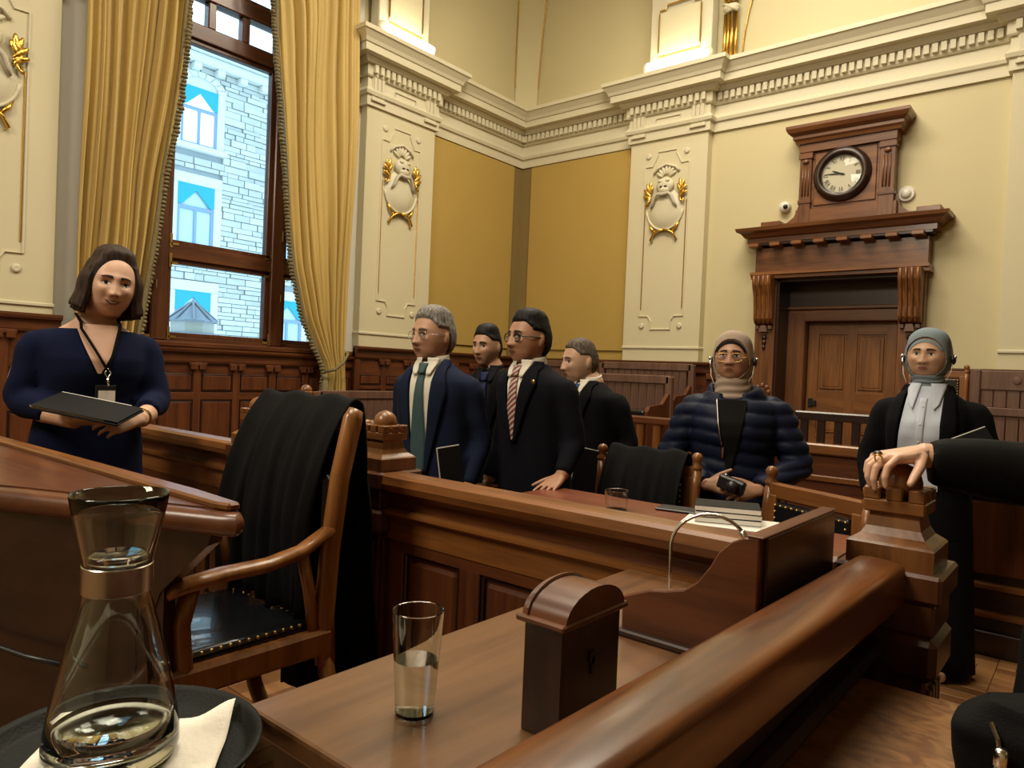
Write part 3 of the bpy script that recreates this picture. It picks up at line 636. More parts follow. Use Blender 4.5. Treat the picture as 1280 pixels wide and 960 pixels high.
# ================================================================== DOORWAY
dr = sroot('door_1', (-2.18, 8.39, 0), 'panelled mahogany door')
dx0, dx1, dy, dz = -2.62, -1.70, 8.36, 2.0
ob('leaf', MB().box(dx0, dx1, dy, dy+.045, .01, dz), 'oak_z', dr)
def doorrail(a, b, c, d): ob('rail', MB().box(a, b, dy-(.0125 if b-a > d-c else .014), dy, c, d, bev=.004), 'oak_x' if b-a > d-c else 'oak_z', dr)
for a, b in ((dx0, dx0+.12), (dx1-.12, dx1), (-2.215, -2.105)): doorrail(a, b, .02, dz)
for c, d in ((.02, .26), (.66, .76), (1.0, 1.24), (1.86, 2.0)): doorrail(dx0, dx1, c, d)
for a, b in ((dx0+.12, -2.215), (-2.105, dx1-.12)):
    for c, d in ((.26, .66), (.76, 1.0), (1.24, 1.86)):
        ob('panel', MB().box(a+.02, b-.02, dy-.012, dy+.004, c+.02, d-.02, bev=.011).box(a+.055, b-.055, dy-.017, dy, c+.05, d-.05, bev=.004), 'oak_z', dr)
ob('lock', MB().box(dx0+.03, dx0+.08, dy-.03, dy-.01, 1.05, 1.15, bev=.006).box(dx0+.06, dx0+.12, dy-.04, dy-.02, 1.07, 1.13, bev=.006), 'black_plastic', dr)
ob('door_handle', MB().tube([(dx0+.06, dy-.01, .93), (dx0+.06, dy-.06, .93), (dx0+.16, dy-.065, .925)], .011, 8).lathe([(0, 0), (.025, 0), (.025, .008), (0, .008)], 14, (dx0+.06, dy-.018, .93), axis='y'), 'chrome', dr, True)
ds = sroot('trim_16', (-2.22, 7.95, 0), 'carved mahogany doorway with a cornice')
def S(nm, mb, m, smooth=False): return ob(nm, mb, m, ds, smooth)
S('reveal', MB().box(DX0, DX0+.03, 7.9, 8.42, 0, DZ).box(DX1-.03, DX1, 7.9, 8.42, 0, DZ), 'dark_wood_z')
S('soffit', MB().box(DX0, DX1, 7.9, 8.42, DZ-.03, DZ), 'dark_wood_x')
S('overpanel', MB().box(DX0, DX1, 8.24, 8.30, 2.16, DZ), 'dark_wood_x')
S('inner_casing', MB().box(DX0+.02, dx0, 8.22, 8.34, 0, 2.10, bev=.01).box(dx1, DX1-.02, 8.22, 8.34, 0, 2.10, bev=.01), 'door_wood_z')
S('inner_head', MB().box(DX0+.025, DX1-.025, 8.222, 8.338, 2.0, 2.13, bev=.01).box(DX0+.02, DX1-.02, 8.20, 8.34, 2.13, 2.17, bev=.008), 'door_wood_x')
for a, b in ((-3.05, -2.83), (-1.62, -1.40)):
    S('pilaster', MB().box(a, b, 7.86, BY, 0, 2.46, bev=.005), 'door_wood_z')
    # fluted console
    c = (a+b)/2; prof = [(7.86, 1.93), (7.80, 1.95), (7.77, 2.0), (7.765, 2.10), (7.74, 2.25), (7.69, 2.36), (7.68, 2.46), (7.86, 2.46)]
    S('console', MB().prism(prof, 'x', a+.01, b-.01, bev=.004), 'oak_z')
    for k in range(4):
        xx = a+.035+k*.05
        S('flute_rib', MB().tube([(xx, p[0]-.004, p[1]) for p in prof[1:7]], .013, 6), 'oak_z', True)
    S('guttae', MB().prism([(c-.03, 1.93), (c+.03, 1.93), (c+.045, 1.86), (c-.045, 1.86)], 'y', 7.80, 7.86).box(c-.09, c-.05, 7.81, 7.86, 1.89, 1.93, bev=.004).box(c+.05, c+.09, 7.81, 7.86, 1.89, 1.93, bev=.004), 'bench_wood')
    dp = MB()
    for k in range(3): dp.ball((c, 7.855, 1.80-k*.055), (.032-.006*k, .02, .03), 10, 8)
    S('husk_drop', dp, 'dark_wood_z', True)
    rs = MB().ball((c, 7.85, 1.20), (.05, .04, .05), 12, 8)
    for k in range(8): rs.ball((c+.07*math.cos(k*PI/4), 7.855, 1.20+.07*math.sin(k*PI/4)), (.032, .02, .032), 8, 6)
    S('carved_rosette', rs, 'door_wood_z', True)
S('frieze', MB().box(-3.07, -1.38, 7.84, BY, 2.50, 2.78, bev=.004), 'door_wood_x')
S('architrave', MB().prism([(BY, 2.44), (7.80, 2.44), (7.80, 2.47), (7.77, 2.48), (7.77, 2.51), (BY, 2.51)], 'x', -3.10, -1.36), 'oak_x')
mu = 8
for k in range(mu): xx = lerp(-3.05, -1.46, k/(mu-1)); S('mutule', MB().box(xx-.055, xx+.055, 7.70, 7.86, 2.775, 2.815, bev=.006), 'oak_x')
S('bed_mould', MB().box(-3.13, -1.34, 7.78, BY, 2.80, 2.84, bev=.006), 'dark_wood_x')
cp = [(0, 2.82), (.30, 2.82), (.30, 2.88), (.33, 2.89), (.36, 2.93), (.40, 2.95), (.41, 2.985), (0, 2.985)]
def cornice_block(nm, x0, x1, d, prof, m):
    S_ = run([(x0, BY+.02), (x0, BY-d), (x1, BY-d), (x1, BY+.02)][::1], prof)
    return S(nm, S_, m)
def corn3(nm, x0, x1, dep, prof, m):
    """cornice with returns: the profile run left side, front, right side"""
    return S(nm, run([(x0, BY+.0), (x0, BY-dep), (x1, BY-dep), (x1, BY+.0)], [(o, z) for o, z in prof]), m)
# travel +x along the front has the room on its right; sides mitre outward
corn3('door_cornice', -3.08, -1.37, .17, [(-.15, 2.83), (.06, 2.83), (.06, 2.88), (.09, 2.89), (.12, 2.93), (.16, 2.95), (.17, 2.985), (-.15, 2.985)], 'door_wood_x')
# clock case
S('case_body', MB().box(-2.62, -1.72, 7.86, BY, 2.985, 3.86, bev=.004), 'door_wood_x')
S('case_panel', MB().box(-2.48, -1.88, 7.845, 7.87, 3.19, 3.74, bev=.006), 'oak_x')
S('case_base', MB().box(-2.66, -1.68, 7.83, BY, 2.985, 3.16, bev=.006), 'door_wood_x')
for a, b in ((-2.63, -2.51), (-1.85, -1.71)):
    S('case_pilaster', MB().box(a, b, 7.825, 7.87, 3.0, 3.76, bev=.004), 'door_wood_z')
    for k in range(3): S('flute_rib', MB().tube([(a+.035+k*.03, 7.822, 3.30), (a+.035+k*.03, 7.822, 3.62)], .009, 6), 'oak_z', True)
    S('capital', MB().box(a-.012, b+.012, 7.81, 7.88, 3.69, 3.75, bev=.005).ball(((a+b)/2, 7.815, 3.66), (.035, .02, .025), 10, 8).box(a-.008, b+.008, 7.815, 7.88, 3.22, 3.26, bev=.004), 'door_wood_x')
S('case_frieze', MB().box(-2.64, -1.70, 7.82, BY, 3.76, 3.87, bev=.004), 'door_wood_x')
S('case_cornice', run([(-2.65, BY), (-2.65, 7.82), (-1.69, 7.82), (-1.69, BY)], [(-.1, 3.85), (.02, 3.85), (.03, 3.88), (.05, 3.90), (.05, 3.93), (.09, 3.96), (.11, 4.0), (.11, 4.03), (-.1, 4.03)]), 'door_wood_x')
for s, e in ((-1, -2.62), (1, -1.72)):
    pts = [(e, 2.985), (e, 3.30), (e+s*.03, 3.20), (e+s*.07, 3.10), (e+s*.14, 3.045), (e+s*.21, 3.04), (e+s*.21, 2.985)]
    S('scroll_wing', MB().prism(pts, 'y', 7.88, BY), 'door_wood_z')
    S('wing_block', MB().box(min(e+s*.21, e+s*.42), max(e+s*.21, e+s*.42), 7.86, BY, 2.985, 3.075, bev=.005), 'door_wood_x')
# clock
ck = thing('wall_clock', 'round wall clock with a wooden rim set in the case above the door', 'clock', (-2.21, 7.84, 3.50))
cx, cz = -2.205, 3.485; cyf = 7.84
ob('rim', MB().lathe([(.195, -.02), (.20, -.05), (.225, -.065), (.25, -.055), (.275, -.03), (.285, 0), (.195, 0)], 40, (cx, cyf, cz), axis='y', caps=False), 'dark_wood_z', ck, True)
dl = ob('dial', MB().lathe([(0, -.012), (.20, -.012), (.20, 0), (0, 0)], 40, (cx, cyf, cz), axis='y'), 'dial_ivory', ck)
NUM = ['XII', 'I', 'II', 'III', 'IIII', 'V', 'VI', 'VII', 'VIII', 'IX', 'X', 'XI']
def stroke(mb, p, q, wd, R):
    a, b = Vector(p), Vector(q); d = (b-a); n = Vector((-d.y, d.x)).normalized()*wd/2
    P = [a+n, b+n, b-n, a-n]; T = lambda v: R @ Vector((v.x, 0, v.y))
    mb.prism([(t.x, t.z) for t in map(T, P)], 'y', cyf-.0145, cyf-.012)
for i, s in enumerate(NUM):
    a = -i*PI/6; R = Matrix.Rotation(-a, 3, 'Y'); W = {'I': .013, 'V': .030, 'X': .030}
    tot = sum(W[c] for c in s); x = -tot/2; mb = MB(); h = .022; r0 = .158
    for c in s:
        ww = W[c]; m = x+ww/2
        if c == 'I': stroke(mb, (m, r0-h), (m, r0+h), .0055, R)
        elif c == 'V': stroke(mb, (m-.010, r0+h), (m, r0-h), .0055, R); stroke(mb, (m+.010, r0+h), (m, r0-h), .003, R)
        else: stroke(mb, (m-.010, r0+h), (m+.010, r0-h), .0055, R); stroke(mb, (m+.010, r0+h), (m-.010, r0-h), .003, R)
        x += ww
    mb.xform(Matrix.Translation((cx, 0, cz))); ob('numeral', mb, 'ink', dl)
ob('minute_track', MB().tube([(cx+.190*math.cos(t*PI/24), cyf-.013, cz+.190*math.sin(t*PI/24)) for t in range(48)], .0016, 4, closed=True), 'ink', dl)
def hand(nm, mins, ln, wd):
    a = math.radians(mins*6); d = Vector((math.sin(a), 0, math.cos(a))); n = Vector((d.z, 0, -d.x))
    c = Vector((cx, 0, cz)); P = [c-d*.03+n*wd*.5, c+d*ln*.6+n*wd, c+d*ln, c+d*ln*.6-n*wd, c-d*.03-n*wd*.5]
    ob(nm, MB().prism([(p.x, p.z) for p in P], 'y', cyf-.020, cyf-.017), 'ink', ck)
hand('minute_hand', 45.8, .165, .006); hand('hour_hand', 9.77*5, .11, .008)
ob('hub', MB().lathe([(0, -.024), (.010, -.024), (.012, -.014), (0, -.014)], 12, (cx, cyf, cz), axis='y'), 'ink', ck)
ob('glass', MB().lathe([(0, -.036), (.10, -.034), (.197, -.022)], 32, (cx, cyf, cz), axis='y', caps=False), 'lens_glass', ck, True)
sd = thing('smoke_detector', 'small round white detector on the wall beside the clock', 'detector', (-1.63, 8, 3.24))
ob('base', MB().lathe([(0, 0), (.078, 0), (.078, -.02), (.070, -.028), (0, -.028)], 24, (-1.63, BY, 3.24), axis='y'), 'white_plastic', sd)
ob('dome', MB().lathe([(.050, -.028), (.045, -.045), (.02, -.055), (0, -.056)], 20, (-1.63, BY, 3.24), axis='y', caps=False), 'white_plastic', sd, True)
cc = thing('security_camera', 'small white dome camera on the wall beside the clock case', 'camera', (-2.82, 8, 3.24))
ob('housing', MB().lathe([(0, 0), (.06, 0), (.062, -.04), (.055, -.07), (0, -.075)], 20, (-2.82, BY, 3.24), axis='y'), 'white_plastic', cc, True)
ob('lens', MB().ball((-2.80, BY-.075, 3.235), .026, 12, 8), 'black_plastic', cc, True)
ob('moulding_line', MB().box(0, 0.001, 0, .001, 0, .001), 'ivory_trim', corn) if False else None
# ================================================================== FURNITURE
def post(label, cx, cy, z0, group=None, acorn_mat='oak_z', k=1.0):
    t = thing('newel_post', label, 'post', (cx, cy, z0), group=group)
    def B(nm, h, a, b, m='mahogany_z', bev=.006): return ob(nm, MB().box(cx-h*k, cx+h*k, cy-h*k, cy+h*k, a, b, bev=bev), m, t)
    B('plinth', .095, z0, z0+.16)
    sh = B('shaft', .066, z0+.16, .80)
    fl = MB()
    for s in (-1, 1):
        for q in (-.042, -.014, .014, .042):
            fl.box(cx+(q-.009)*k, cx+(q+.009)*k, cy+s*.066*k-.006, cy+s*.066*k+.006, z0+.22, .78, bev=.003)
            fl.box(cx+s*.066*k-.006, cx+s*.066*k+.006, cy+(q-.009)*k, cy+(q+.009)*k, z0+.22, .78, bev=.003)
    ob('fluting', fl, 'mahogany_z', t)
    B('shaft_cap', .082, .80, .875, bev=.012); B('collar', .076, .875, .935); B('cap_block', .086, .935, .985)
    def sq(h, z): return [Vector((cx+sx*h*k, cy+sy*h*k, z)) for sx, sy in ((-1, -1), (1, -1), (1, 1), (-1, 1))]
    ob('flare', MB().rings([sq(.070, .985), sq(.070, 1.022), sq(.066, 1.026), sq(.052, 1.036), sq(.044, 1.050), sq(.040, 1.068), sq(.041, 1.080)]), 'oak_z', t)
    ob('castle_block', MB().box(cx-.050*k, cx+.050*k, cy-.050*k, cy+.050*k, 1.076, 1.100, bev=.003), 'oak_x', t)
    for i in range(3):
        for j in range(3):
            if (i, j) != (1, 1):
                w = .0275*k; a = (-.050+i*.03625)*k; b = (-.050+j*.03625)*k
                ob('merlon', MB().box(cx+a, cx+a+w, cy+b, cy+b+w, 1.0985, 1.1215, bev=.0025), 'oak_x', t)
    ob('acorn', MB().lathe([(0, 1.10), (.030*k, 1.105), (.036*k, 1.118), (.0365*k, 1.130), (.032*k, 1.146), (.021*k, 1.158), (.008*k, 1.164), (0, 1.165)], 24, (cx, cy, 0)), acorn_mat, t, True)
    return t
P1 = (-1.725, 1.47); P2 = (-0.285, 1.47)
post('carved newel post with battlement cap and acorn just right of the draped armchair', *P1, 0.17)
post('carved newel post whose acorn is under a hand, right end of the barrier', *P2, 0.0)
post('carved newel post behind the draped armchair at the aisle end of the far barrier', -2.50, 1.50, 0.17)
post('farthest newel post showing its acorn above the robe on the armchair', -3.98, 2.72, 0.0)
def barrier(label, x0, x1, yf, th, z0, top=.985, pitch=.27):
    t = thing('barrier', label, 'barrier', ((x0+x1)/2, yf+th/2, z0))
    def O(nm, mb, m, sm=False): return ob(nm, mb, m, t, sm)
    prof = [(yf-.035, top-.05), (yf-.045, top-.03), (yf-.04, top-.008), (yf-.028, top), (yf+th+.004, top), (yf+th+.010, top-.008), (yf+th+.006, top-.05)]
    O('top_rail', MB().prism(prof, 'x', x0, x1), 'oak_x')
    O('cove', MB().prism([(yf-.02, top-.05), (yf+.005, top-.075), (yf+.008, top-.11), (yf+th, top-.11), (yf+th, top-.05)], 'x', x0, x1), 'mahogany_x')
    O('bead', MB().prism([(yf-.012, top-.128), (yf-.022, top-.12), (yf-.022, top-.112), (yf-.01, top-.105), (yf+th, top-.105), (yf+th, top-.128)], 'x', x0, x1), 'oak_x')
    O('frieze', MB().box(x0, x1, yf, yf+th, top-.20, top-.125), 'oak_x')
    O('core', MB().box(x0, x1, yf+.022, yf+th, z0, top-.19), 'mahogany_x')
    O('top_member', MB().box(x0, x1, yf+.004, yf+.03, top-.235, top-.195, bev=.003), 'mahogany_x')
    n = max(1, int((x1-x0-.06)/pitch)); pw = (x1-x0-.06)/n
    for i in range(n+1):
        xx = x0+.03+i*pw
        O('stile', MB().box(xx-.038, xx+.038, yf+.004, yf+.03, z0+.14, top-.23, bev=.003), 'mahogany_z')
    for i in range(n):
        a, b = x0+.03+i*pw+.045, x0+.03+(i+1)*pw-.045
        O('panel', MB().box(a+.012, b-.012, yf+.010, yf+.03, z0+.17, top-.255, bev=.010), 'mahogany_z')
        O('panel_bead', MB().tube([(a, yf+.014, z0+.15), (b, yf+.014, z0+.15), (b, yf+.014, top-.24), (a, yf+.014, top-.24)], .006, 5, closed=True), 'dark_wood_x')
    O('plinth', MB().box(x0, x1, yf-.015, yf+th, z0, z0+.14, bev=.008), 'mahogany_x')
    return t
barrier('panelled oak barrier with rounded top rail between the two large newel posts', -1.655, -.37, 1.435, .030, .17)
barrier('panelled barrier running left behind the woman in the navy dress', -4.6, -2.57, 1.48, .030, .17)
barrier('far barrier rail behind the grey-haired man', -3.90, -2.95, 2.70, .030, 0.0)
# ---- handrail wall running towards the camera
hr = thing('handrail_wall', 'low wall with broad rounded handrail sweeping towards the camera', 'barrier', (-.32, .5, .17))
def hprof():
    return [(-.368, .925), (-.372, .965), (-.370, .985), (-.364, .995), (-.354, 1.000), (-.335, 1.002), (-.305, 1.001), (-.283, .998), (-.273, .995), (-.268, .990), (-.2665, .984), (-.266, .935), (-.268, .928), (-.274, .925)]
def rail_x(x, y):
    """the rail narrows slightly towards the camera"""
    q = (x+.370)/.104; t = (1.385-y)/.95
    return lerp(lerp(-.340, -.366, t), lerp(-.254, -.280, t), q)
hv = [[Vector((rail_x(p[0], y), y, p[1])) for p in hprof()] for y in (1.385, -.35)]
ob('handrail', MB().rings(hv), 'rail_wood', hr, 'auto')
ob('under_mould', MB().prism([(-.350, .90), (-.350, .932), (-.285, .932), (-.290, .915), (-.295, .905), (-.298, .90)], 'y', -.35, 1.385), 'dark_wood_y', hr)
ob('wall_panel', MB().box(-.352, -.302, -.35, 1.385, .17, .905), 'dark_wood_y', hr)
ob('side_mould', MB().prism([(-.30, .83), (-.285, .835), (-.278, .85), (-.285, .862), (-.30, .866)], 'y', -.35, 1.385), 'dark_wood_y', hr)
ob('side_mould', MB().prism([(-.30, .79), (-.272, .79), (-.268, .805), (-.278, .822), (-.30, .826)], 'y', -.35, 1.385), 'dark_wood_y', hr)
# ---- desk with the glass on it
tb = thing('committee_desk', 'long brown desk top beside the handrail carrying the water glass', 'desk', (-.585, .95, .17))
ob('desk_top', MB().box(-.795, -.372, .472, 1.388, .852, .880, bev=.005, seg=2), 'table_brown', tb)
ob('apron', MB().box(-.775, -.39, .50, 1.375, .76, .852, bev=.004), 'dark_wood_y', tb)
for x, y in ((-.755, .53), (-.755, 1.34), (-.42, .53), (-.42, 1.34)): ob('leg', MB().box(x-.025, x+.025, y-.025, y+.025, .17, .77, bev=.004), 'dark_wood_z', tb)
ob('edge_line', MB().box(-.798, -.790, .475, 1.385, .846, .852), 'dark_wood_y', tb)
# ---- arched box standing on the desk
bx = thing('arched_box', 'small dark wooden box with arched lid on the desk by the handrail', 'box', (-.46, .66, .88))
def XB(nm, mb, m, sm=False): return ob(nm, mb, m, bx, sm)
xa, xb_ = -.517, -.460
ya, yb_ = .664, .787
XB('body', MB().box(xa, xb_, ya, yb_, .88, 1.012, bev=.002), 'dark_wood_z')
n = 14; R_a = (yb_-ya)/2+.002; cyb = (ya+yb_)/2
arc = [(cyb+R_a*math.cos(PI*i/n), 1.016+ .034*math.sin(PI*i/n)) for i in range(n+1)]
XB('arched_lid', MB().prism(arc, 'x', xa-.002, xb_+.004), 'mahogany_x', 'auto')
XB('eave', MB().box(xa-.007, xb_+.006, ya-.009, yb_+.009, 1.010, 1.018, bev=.002), 'mahogany_x')
XB('lid_bead', MB().tube([(xa+.006, p[0], p[1]+.001) for p in arc], .003, 6), 'mahogany_x')
XB('keyhole', MB().lathe([(0, 0), (.008, 0), (.008, .002), (0, .002)], 12, (xb_, cyb, .965), axis='x').box(xb_-.001, xb_+.002, cyb-.003, cyb+.003, .945, .965), 'ink')
# ---- carrel screen on the desk
cs = thing('desk_screen', 'wooden desk screen with a curved wing on the desk beside the handrail', 'screen', (-.45, 1.2, .88))
pr = [(-.600, .88), (-.600, .940), (-.575, .950), (-.550, .960), (-.520, .966), (-.492, .974), (-.470, .992), (-.452, 1.018), (-.438, 1.044), (-.420, 1.062), (-.400, 1.072), (-.378, 1.074), (-.378, .88)]
ob('wing', MB().prism(pr, 'y', 1.030, 1.050, bev=.002), 'mahogany_x', cs)
ob('back_panel', MB().box(-.396, -.372, 1.0495, 1.385, .88, 1.0735, bev=.002), 'dark_wood_y', cs)
ob('shelf_lip', MB().box(-.600, -.40, 1.012, 1.030, .880, .892, bev=.003), 'dark_wood_x', cs)
ob('top_trim', MB().box(-.3965, -.3715, 1.029, 1.387, 1.0735, 1.077, bev=.001), 'mahogany_y', cs)
mic = thing('gooseneck_microphone', 'thin silver gooseneck microphone arching behind the desk screen', 'microphone', (-.62, 1.26, .88))
A = [(-.600, 1.20, .88), (-.602, 1.20, .95), (-.603, 1.20, 1.00)] + [(-.603+.062*(1-math.cos(t)), 1.20+.02*t, 1.00+.058*math.sin(t)) for t in [i*2.5/12 for i in range(1, 13)]]
ob('gooseneck', MB().tube(A, .0034, 8), 'chrome', mic, True)
ob('microphone_head', MB().tube([A[-1], tuple(Vector(A[-1])+Vector((.012, .006, -.022)))], .006, 10), 'chrome', mic, True)
ob('foot', MB().lathe([(0, 0), (.02, 0), (.018, .008), (0, .009)], 16, (-.600, 1.20, .88)), 'chrome', mic, True)
# ---- tumbler builder
def tumbler(label, c, h, rt, rb, level, wall=.0022, group=None):
    t = thing('drinking_glass', label, 'glass', c, group=group)
    base = .006
    ob('glass', MB().lathe([(0, 0), (rb-.002, 0), (rb, .002), (rt, h-.001), (rt-.0008, h), (rt-wall, h-.0008), (rb-wall+.0005, base), (0, base)], 40, c), 'clear_glass', t, 'auto')
    if level:
        f = (level)/h; r = lerp(rb, rt, f)-wall+.0004
        ob('water', MB().lathe([(0, base-.0004), (rb-wall+.0007, base-.0004), (r, level), (0, level)], 40, c), 'water', t, 'auto')
    return t
tumbler('half full glass of water on the brown desk', (-.632, .602, .88), .128, .0315, .0235, .068)
# ---- tray, napkin, carafe
sup = thing('side_table', 'small round dark pedestal table under the serving tray', 'table', (-.79, .325, .17))
TC = (-.79, .325)
ob('table_top', MB().lathe([(0, .84), (.125, .84), (.13, .845), (.13, .865), (.125, .868), (0, .868)], 32, (TC[0], TC[1], 0)), 'dark_wood_x', sup)
ob('pedestal', MB().lathe([(0, .19), (.035, .20), (.025, .30), (.03, .70), (.05, .84), (0, .84)], 20, (TC[0], TC[1], 0)), 'dark_wood_z', sup, True)
ob('foot', MB().lathe([(0, .17), (.12, .17), (.12, .185), (.03, .21), (0, .21)], 24, (TC[0], TC[1], 0)), 'dark_wood_z', sup)
tr = thing('serving_tray', 'round black serving tray under the carafe', 'tray', (TC[0], TC[1], .868))
ob('tray', MB().lathe([(0, 0), (.124, 0), (.132, .003), (.138, .014), (.143, .018), (.144, .021), (.141, .022), (.135, .018), (.129, .007), (.122, .005), (0, .005)], 64, (TC[0], TC[1], .868)), 'tray_black', tr, True)
nk = thing('napkin', 'white paper napkin under the carafe on the tray', 'napkin', (-.775, .335, .875))
def nap(u, v):
    a = math.radians(52); x, y = (u-.5)*.19, (v-.5)*.17
    z = .8745 + .0035*math.sin(u*7+v*3)*math.sin(v*5) + (.016*smooth01((u-.75)/.25)*smooth01((v-.6)/.4)) + .0025
    return Vector((-.782 + x*math.cos(a)-y*math.sin(a), .330 + x*math.sin(a)+y*math.cos(a), z))
o = ob('sheet', MB().grid(nap, 24, 24), 'napkin_white', nk, True); md = o.modifiers.new('thickness', 'SOLIDIFY'); md.thickness = .001
CC = (-.790, .318, .8785)
cf = thing('water_carafe', 'clear glass water carafe with steel collar on the tray', 'carafe', CC)
Z = 0
outer = [(.054, 0), (.062, .004), (.065, .012), (.064, .030), (.060, .055), (.053, .090), (.0445, .125), (.0370, .152), (.0335, .168), (.0325, .178), (.0325, .204), (.0345, .214), (.0395, .236), (.0440, .258), (.0470, .276)]
innr = [(r-.0028, z) for r, z in outer[3:]]
prof = [(0, 0)] + outer + [(.0467, .2785), (.0448, .2778)] + innr[::-1][1:] + [(.052, .016), (.040, .010), (0, .009)]
ob('glass_body', MB().lathe(prof, 64, CC), 'clear_glass', cf, True)
ob('collar', MB().lathe([(.0330, .176), (.0340, .177), (.0340, .204), (.0330, .205), (.0328, .190)], 40, CC), 'steel_band', cf, 'auto')
ob('water', MB().lathe([(0, .0095), (.040, .0104), (.052, .0164), (.0605, .026), (.0600, .035), (0, .035)], 48, CC), 'water', cf, True)
ob('drip_ring', MB().lathe([(.0015, .2065), (.029, .2065), (.0300, .212), (.022, .2165), (.0015, .214)], 40, CC), 'clear_glass', cf, True)
# ---- big rounded desk on the left
bd = thing('chairman_desk', 'large dark desk with rounded edge at the left in front of the draped armchair', 'desk', (-2.2, .6, .17))
ztop = .985
poly = [(-1.385, .808), (-1.42, .825), (-1.62, .830), (-4.2, .80), (-4.2, -.66), (-3.0, -.03), (-1.923, .515), (-1.40, .760), (-1.372, .782)]
def rounded_slab(mb, pts, z0, z1, r, n=5):
    P = [Vector(p) for p in pts]; c = len(P); N = []
    ar = sum(P[i].x*P[(i+1) % c].y-P[(i+1) % c].x*P[i].y for i in range(c)); sg = 1 if ar > 0 else -1
    for i in range(c):
        d1 = (P[i]-P[i-1]).normalized(); d2 = (P[(i+1) % c]-P[i]).normalized()
        n1 = Vector((d1.y, -d1.x))*sg; n2 = Vector((d2.y, -d2.x))*sg
        N.append((n1+n2)/max(.3, 1+n1.dot(n2)))
    rg = []
    for k in range(n+1):
        a = -PI/2 + PI*k/n; o = (math.cos(a)-1)*r; z = (z0+z1)/2 + math.sin(a)*(z1-z0)/2
        rg.append([Vector((P[i].x+N[i].x*o, P[i].y+N[i].y*o, z)) for i in range(c)])
    mb.rings(rg); return mb
ob('desk_top', rounded_slab(MB(), poly, ztop-.055, ztop-.004, .022, 8), 'mahogany_x', bd, 'auto')
ob('writing_surface', MB().prism([(-1.44, .785), (-4.1, .765), (-4.1, -.56), (-3.0, .025), (-1.923, .570), (-1.445, .780)], 'z', ztop-.006, ztop), 'mahogany_x', bd)
ob('raised_ledge', MB().prism([(-1.41, .785), (-1.41, .812), (-1.62, .822), (-4.1, .792), (-4.1, .750), (-1.45, .772)], 'z', ztop-.004, ztop+.014, bev=.005), 'oak_x', bd)
# curved modesty panel below the edge
cpts = [(-4.1, -.80+.14), (-3.0, -.03), (-2.2, .385), (-1.80, .60), (-1.62, .69), (-1.56, .725)]
th = .035
ob('front_panel', MB().prism(cpts + [(x-.02, y+th) for x, y in cpts[::-1]], 'z', .30, ztop-.05), 'dark_wood_x', bd)
ob('knee_bracket', MB().prism([(0, .93), (.16, .93), (.15, .90), (.10, .85), (.04, .79), (.01, .70), (0, .60)], 'y', 0, .05).xform(Matrix.Translation((-1.60, .70, 0)) @ Matrix.Rotation(math.radians(28), 4, 'Z')), 'dark_wood_z', bd)
ob('base', MB().prism(cpts + [(x-.05, y+.14) for x, y in cpts[::-1]], 'z', .17, .32), 'dark_wood_x', bd)
ob('end_panel', MB().box(-4.15, -2.2, .62, .66, .17, ztop-.05), 'dark_wood_x', bd)
cb2 = thing('black_cable', 'thin black cable curving across the dark desk front', 'cable', (-1.95, .49, .60))
ob('cable', MB().tube([(-2.5, .195, .80), (-2.25, .325, .715), (-2.0, .455, .655), (-1.82, .545, .625), (-1.70, .60, .62)], .006, 6), 'black_plastic', cb2, True)
# ---- draped armchair
ac = thing('armchair', 'oak armchair with studded black leather seat and a robe over its back', 'chair', (-1.81, .98, .17))
xl, xr, yF, yB = -2.025, -1.56, .74, 1.12
def AC(nm, mb, m, sm=False, p=None): return ob(nm, mb, m, p or ac, sm)
st_ = AC('seat', MB().box(xl+.03, xr-.03, yF, yB+.02, .585, .625, bev=.02, seg=3), 'black_leather', 'auto')
seatf = AC('seat_frame', MB().box(xl+.003, xr-.003, yF-.02, yF+.03, .533, .597, bev=.01).box(xl, xl+.05, yF-.01, yB+.06, .53, .60, bev=.01).box(xr-.05, xr, yF-.01, yB+.06, .53, .60, bev=.01).box(xl+.003, xr-.003, yB+.02, yB+.057, .533, .597, bev=.01), 'chair_oak')
nl = MB()
for i in range(16):
    y = lerp(yF+.02, yB, i/15); nl.ball((xr-.034, y, .617), (.006, .006, .005), 6, 4); nl.ball((xl+.034, y, .617), (.006, .006, .005), 6, 4)
for i in range(14):
    x = lerp(xl+.05, xr-.05, i/13); nl.ball((x, yB+.004, .622), (.006, .006, .005), 6, 4); nl.ball((x, yF+.006, .615), (.006, .006, .005), 6, 4)
AC('studs', nl, 'brass', True, st_)['kind'] = 'stuff'
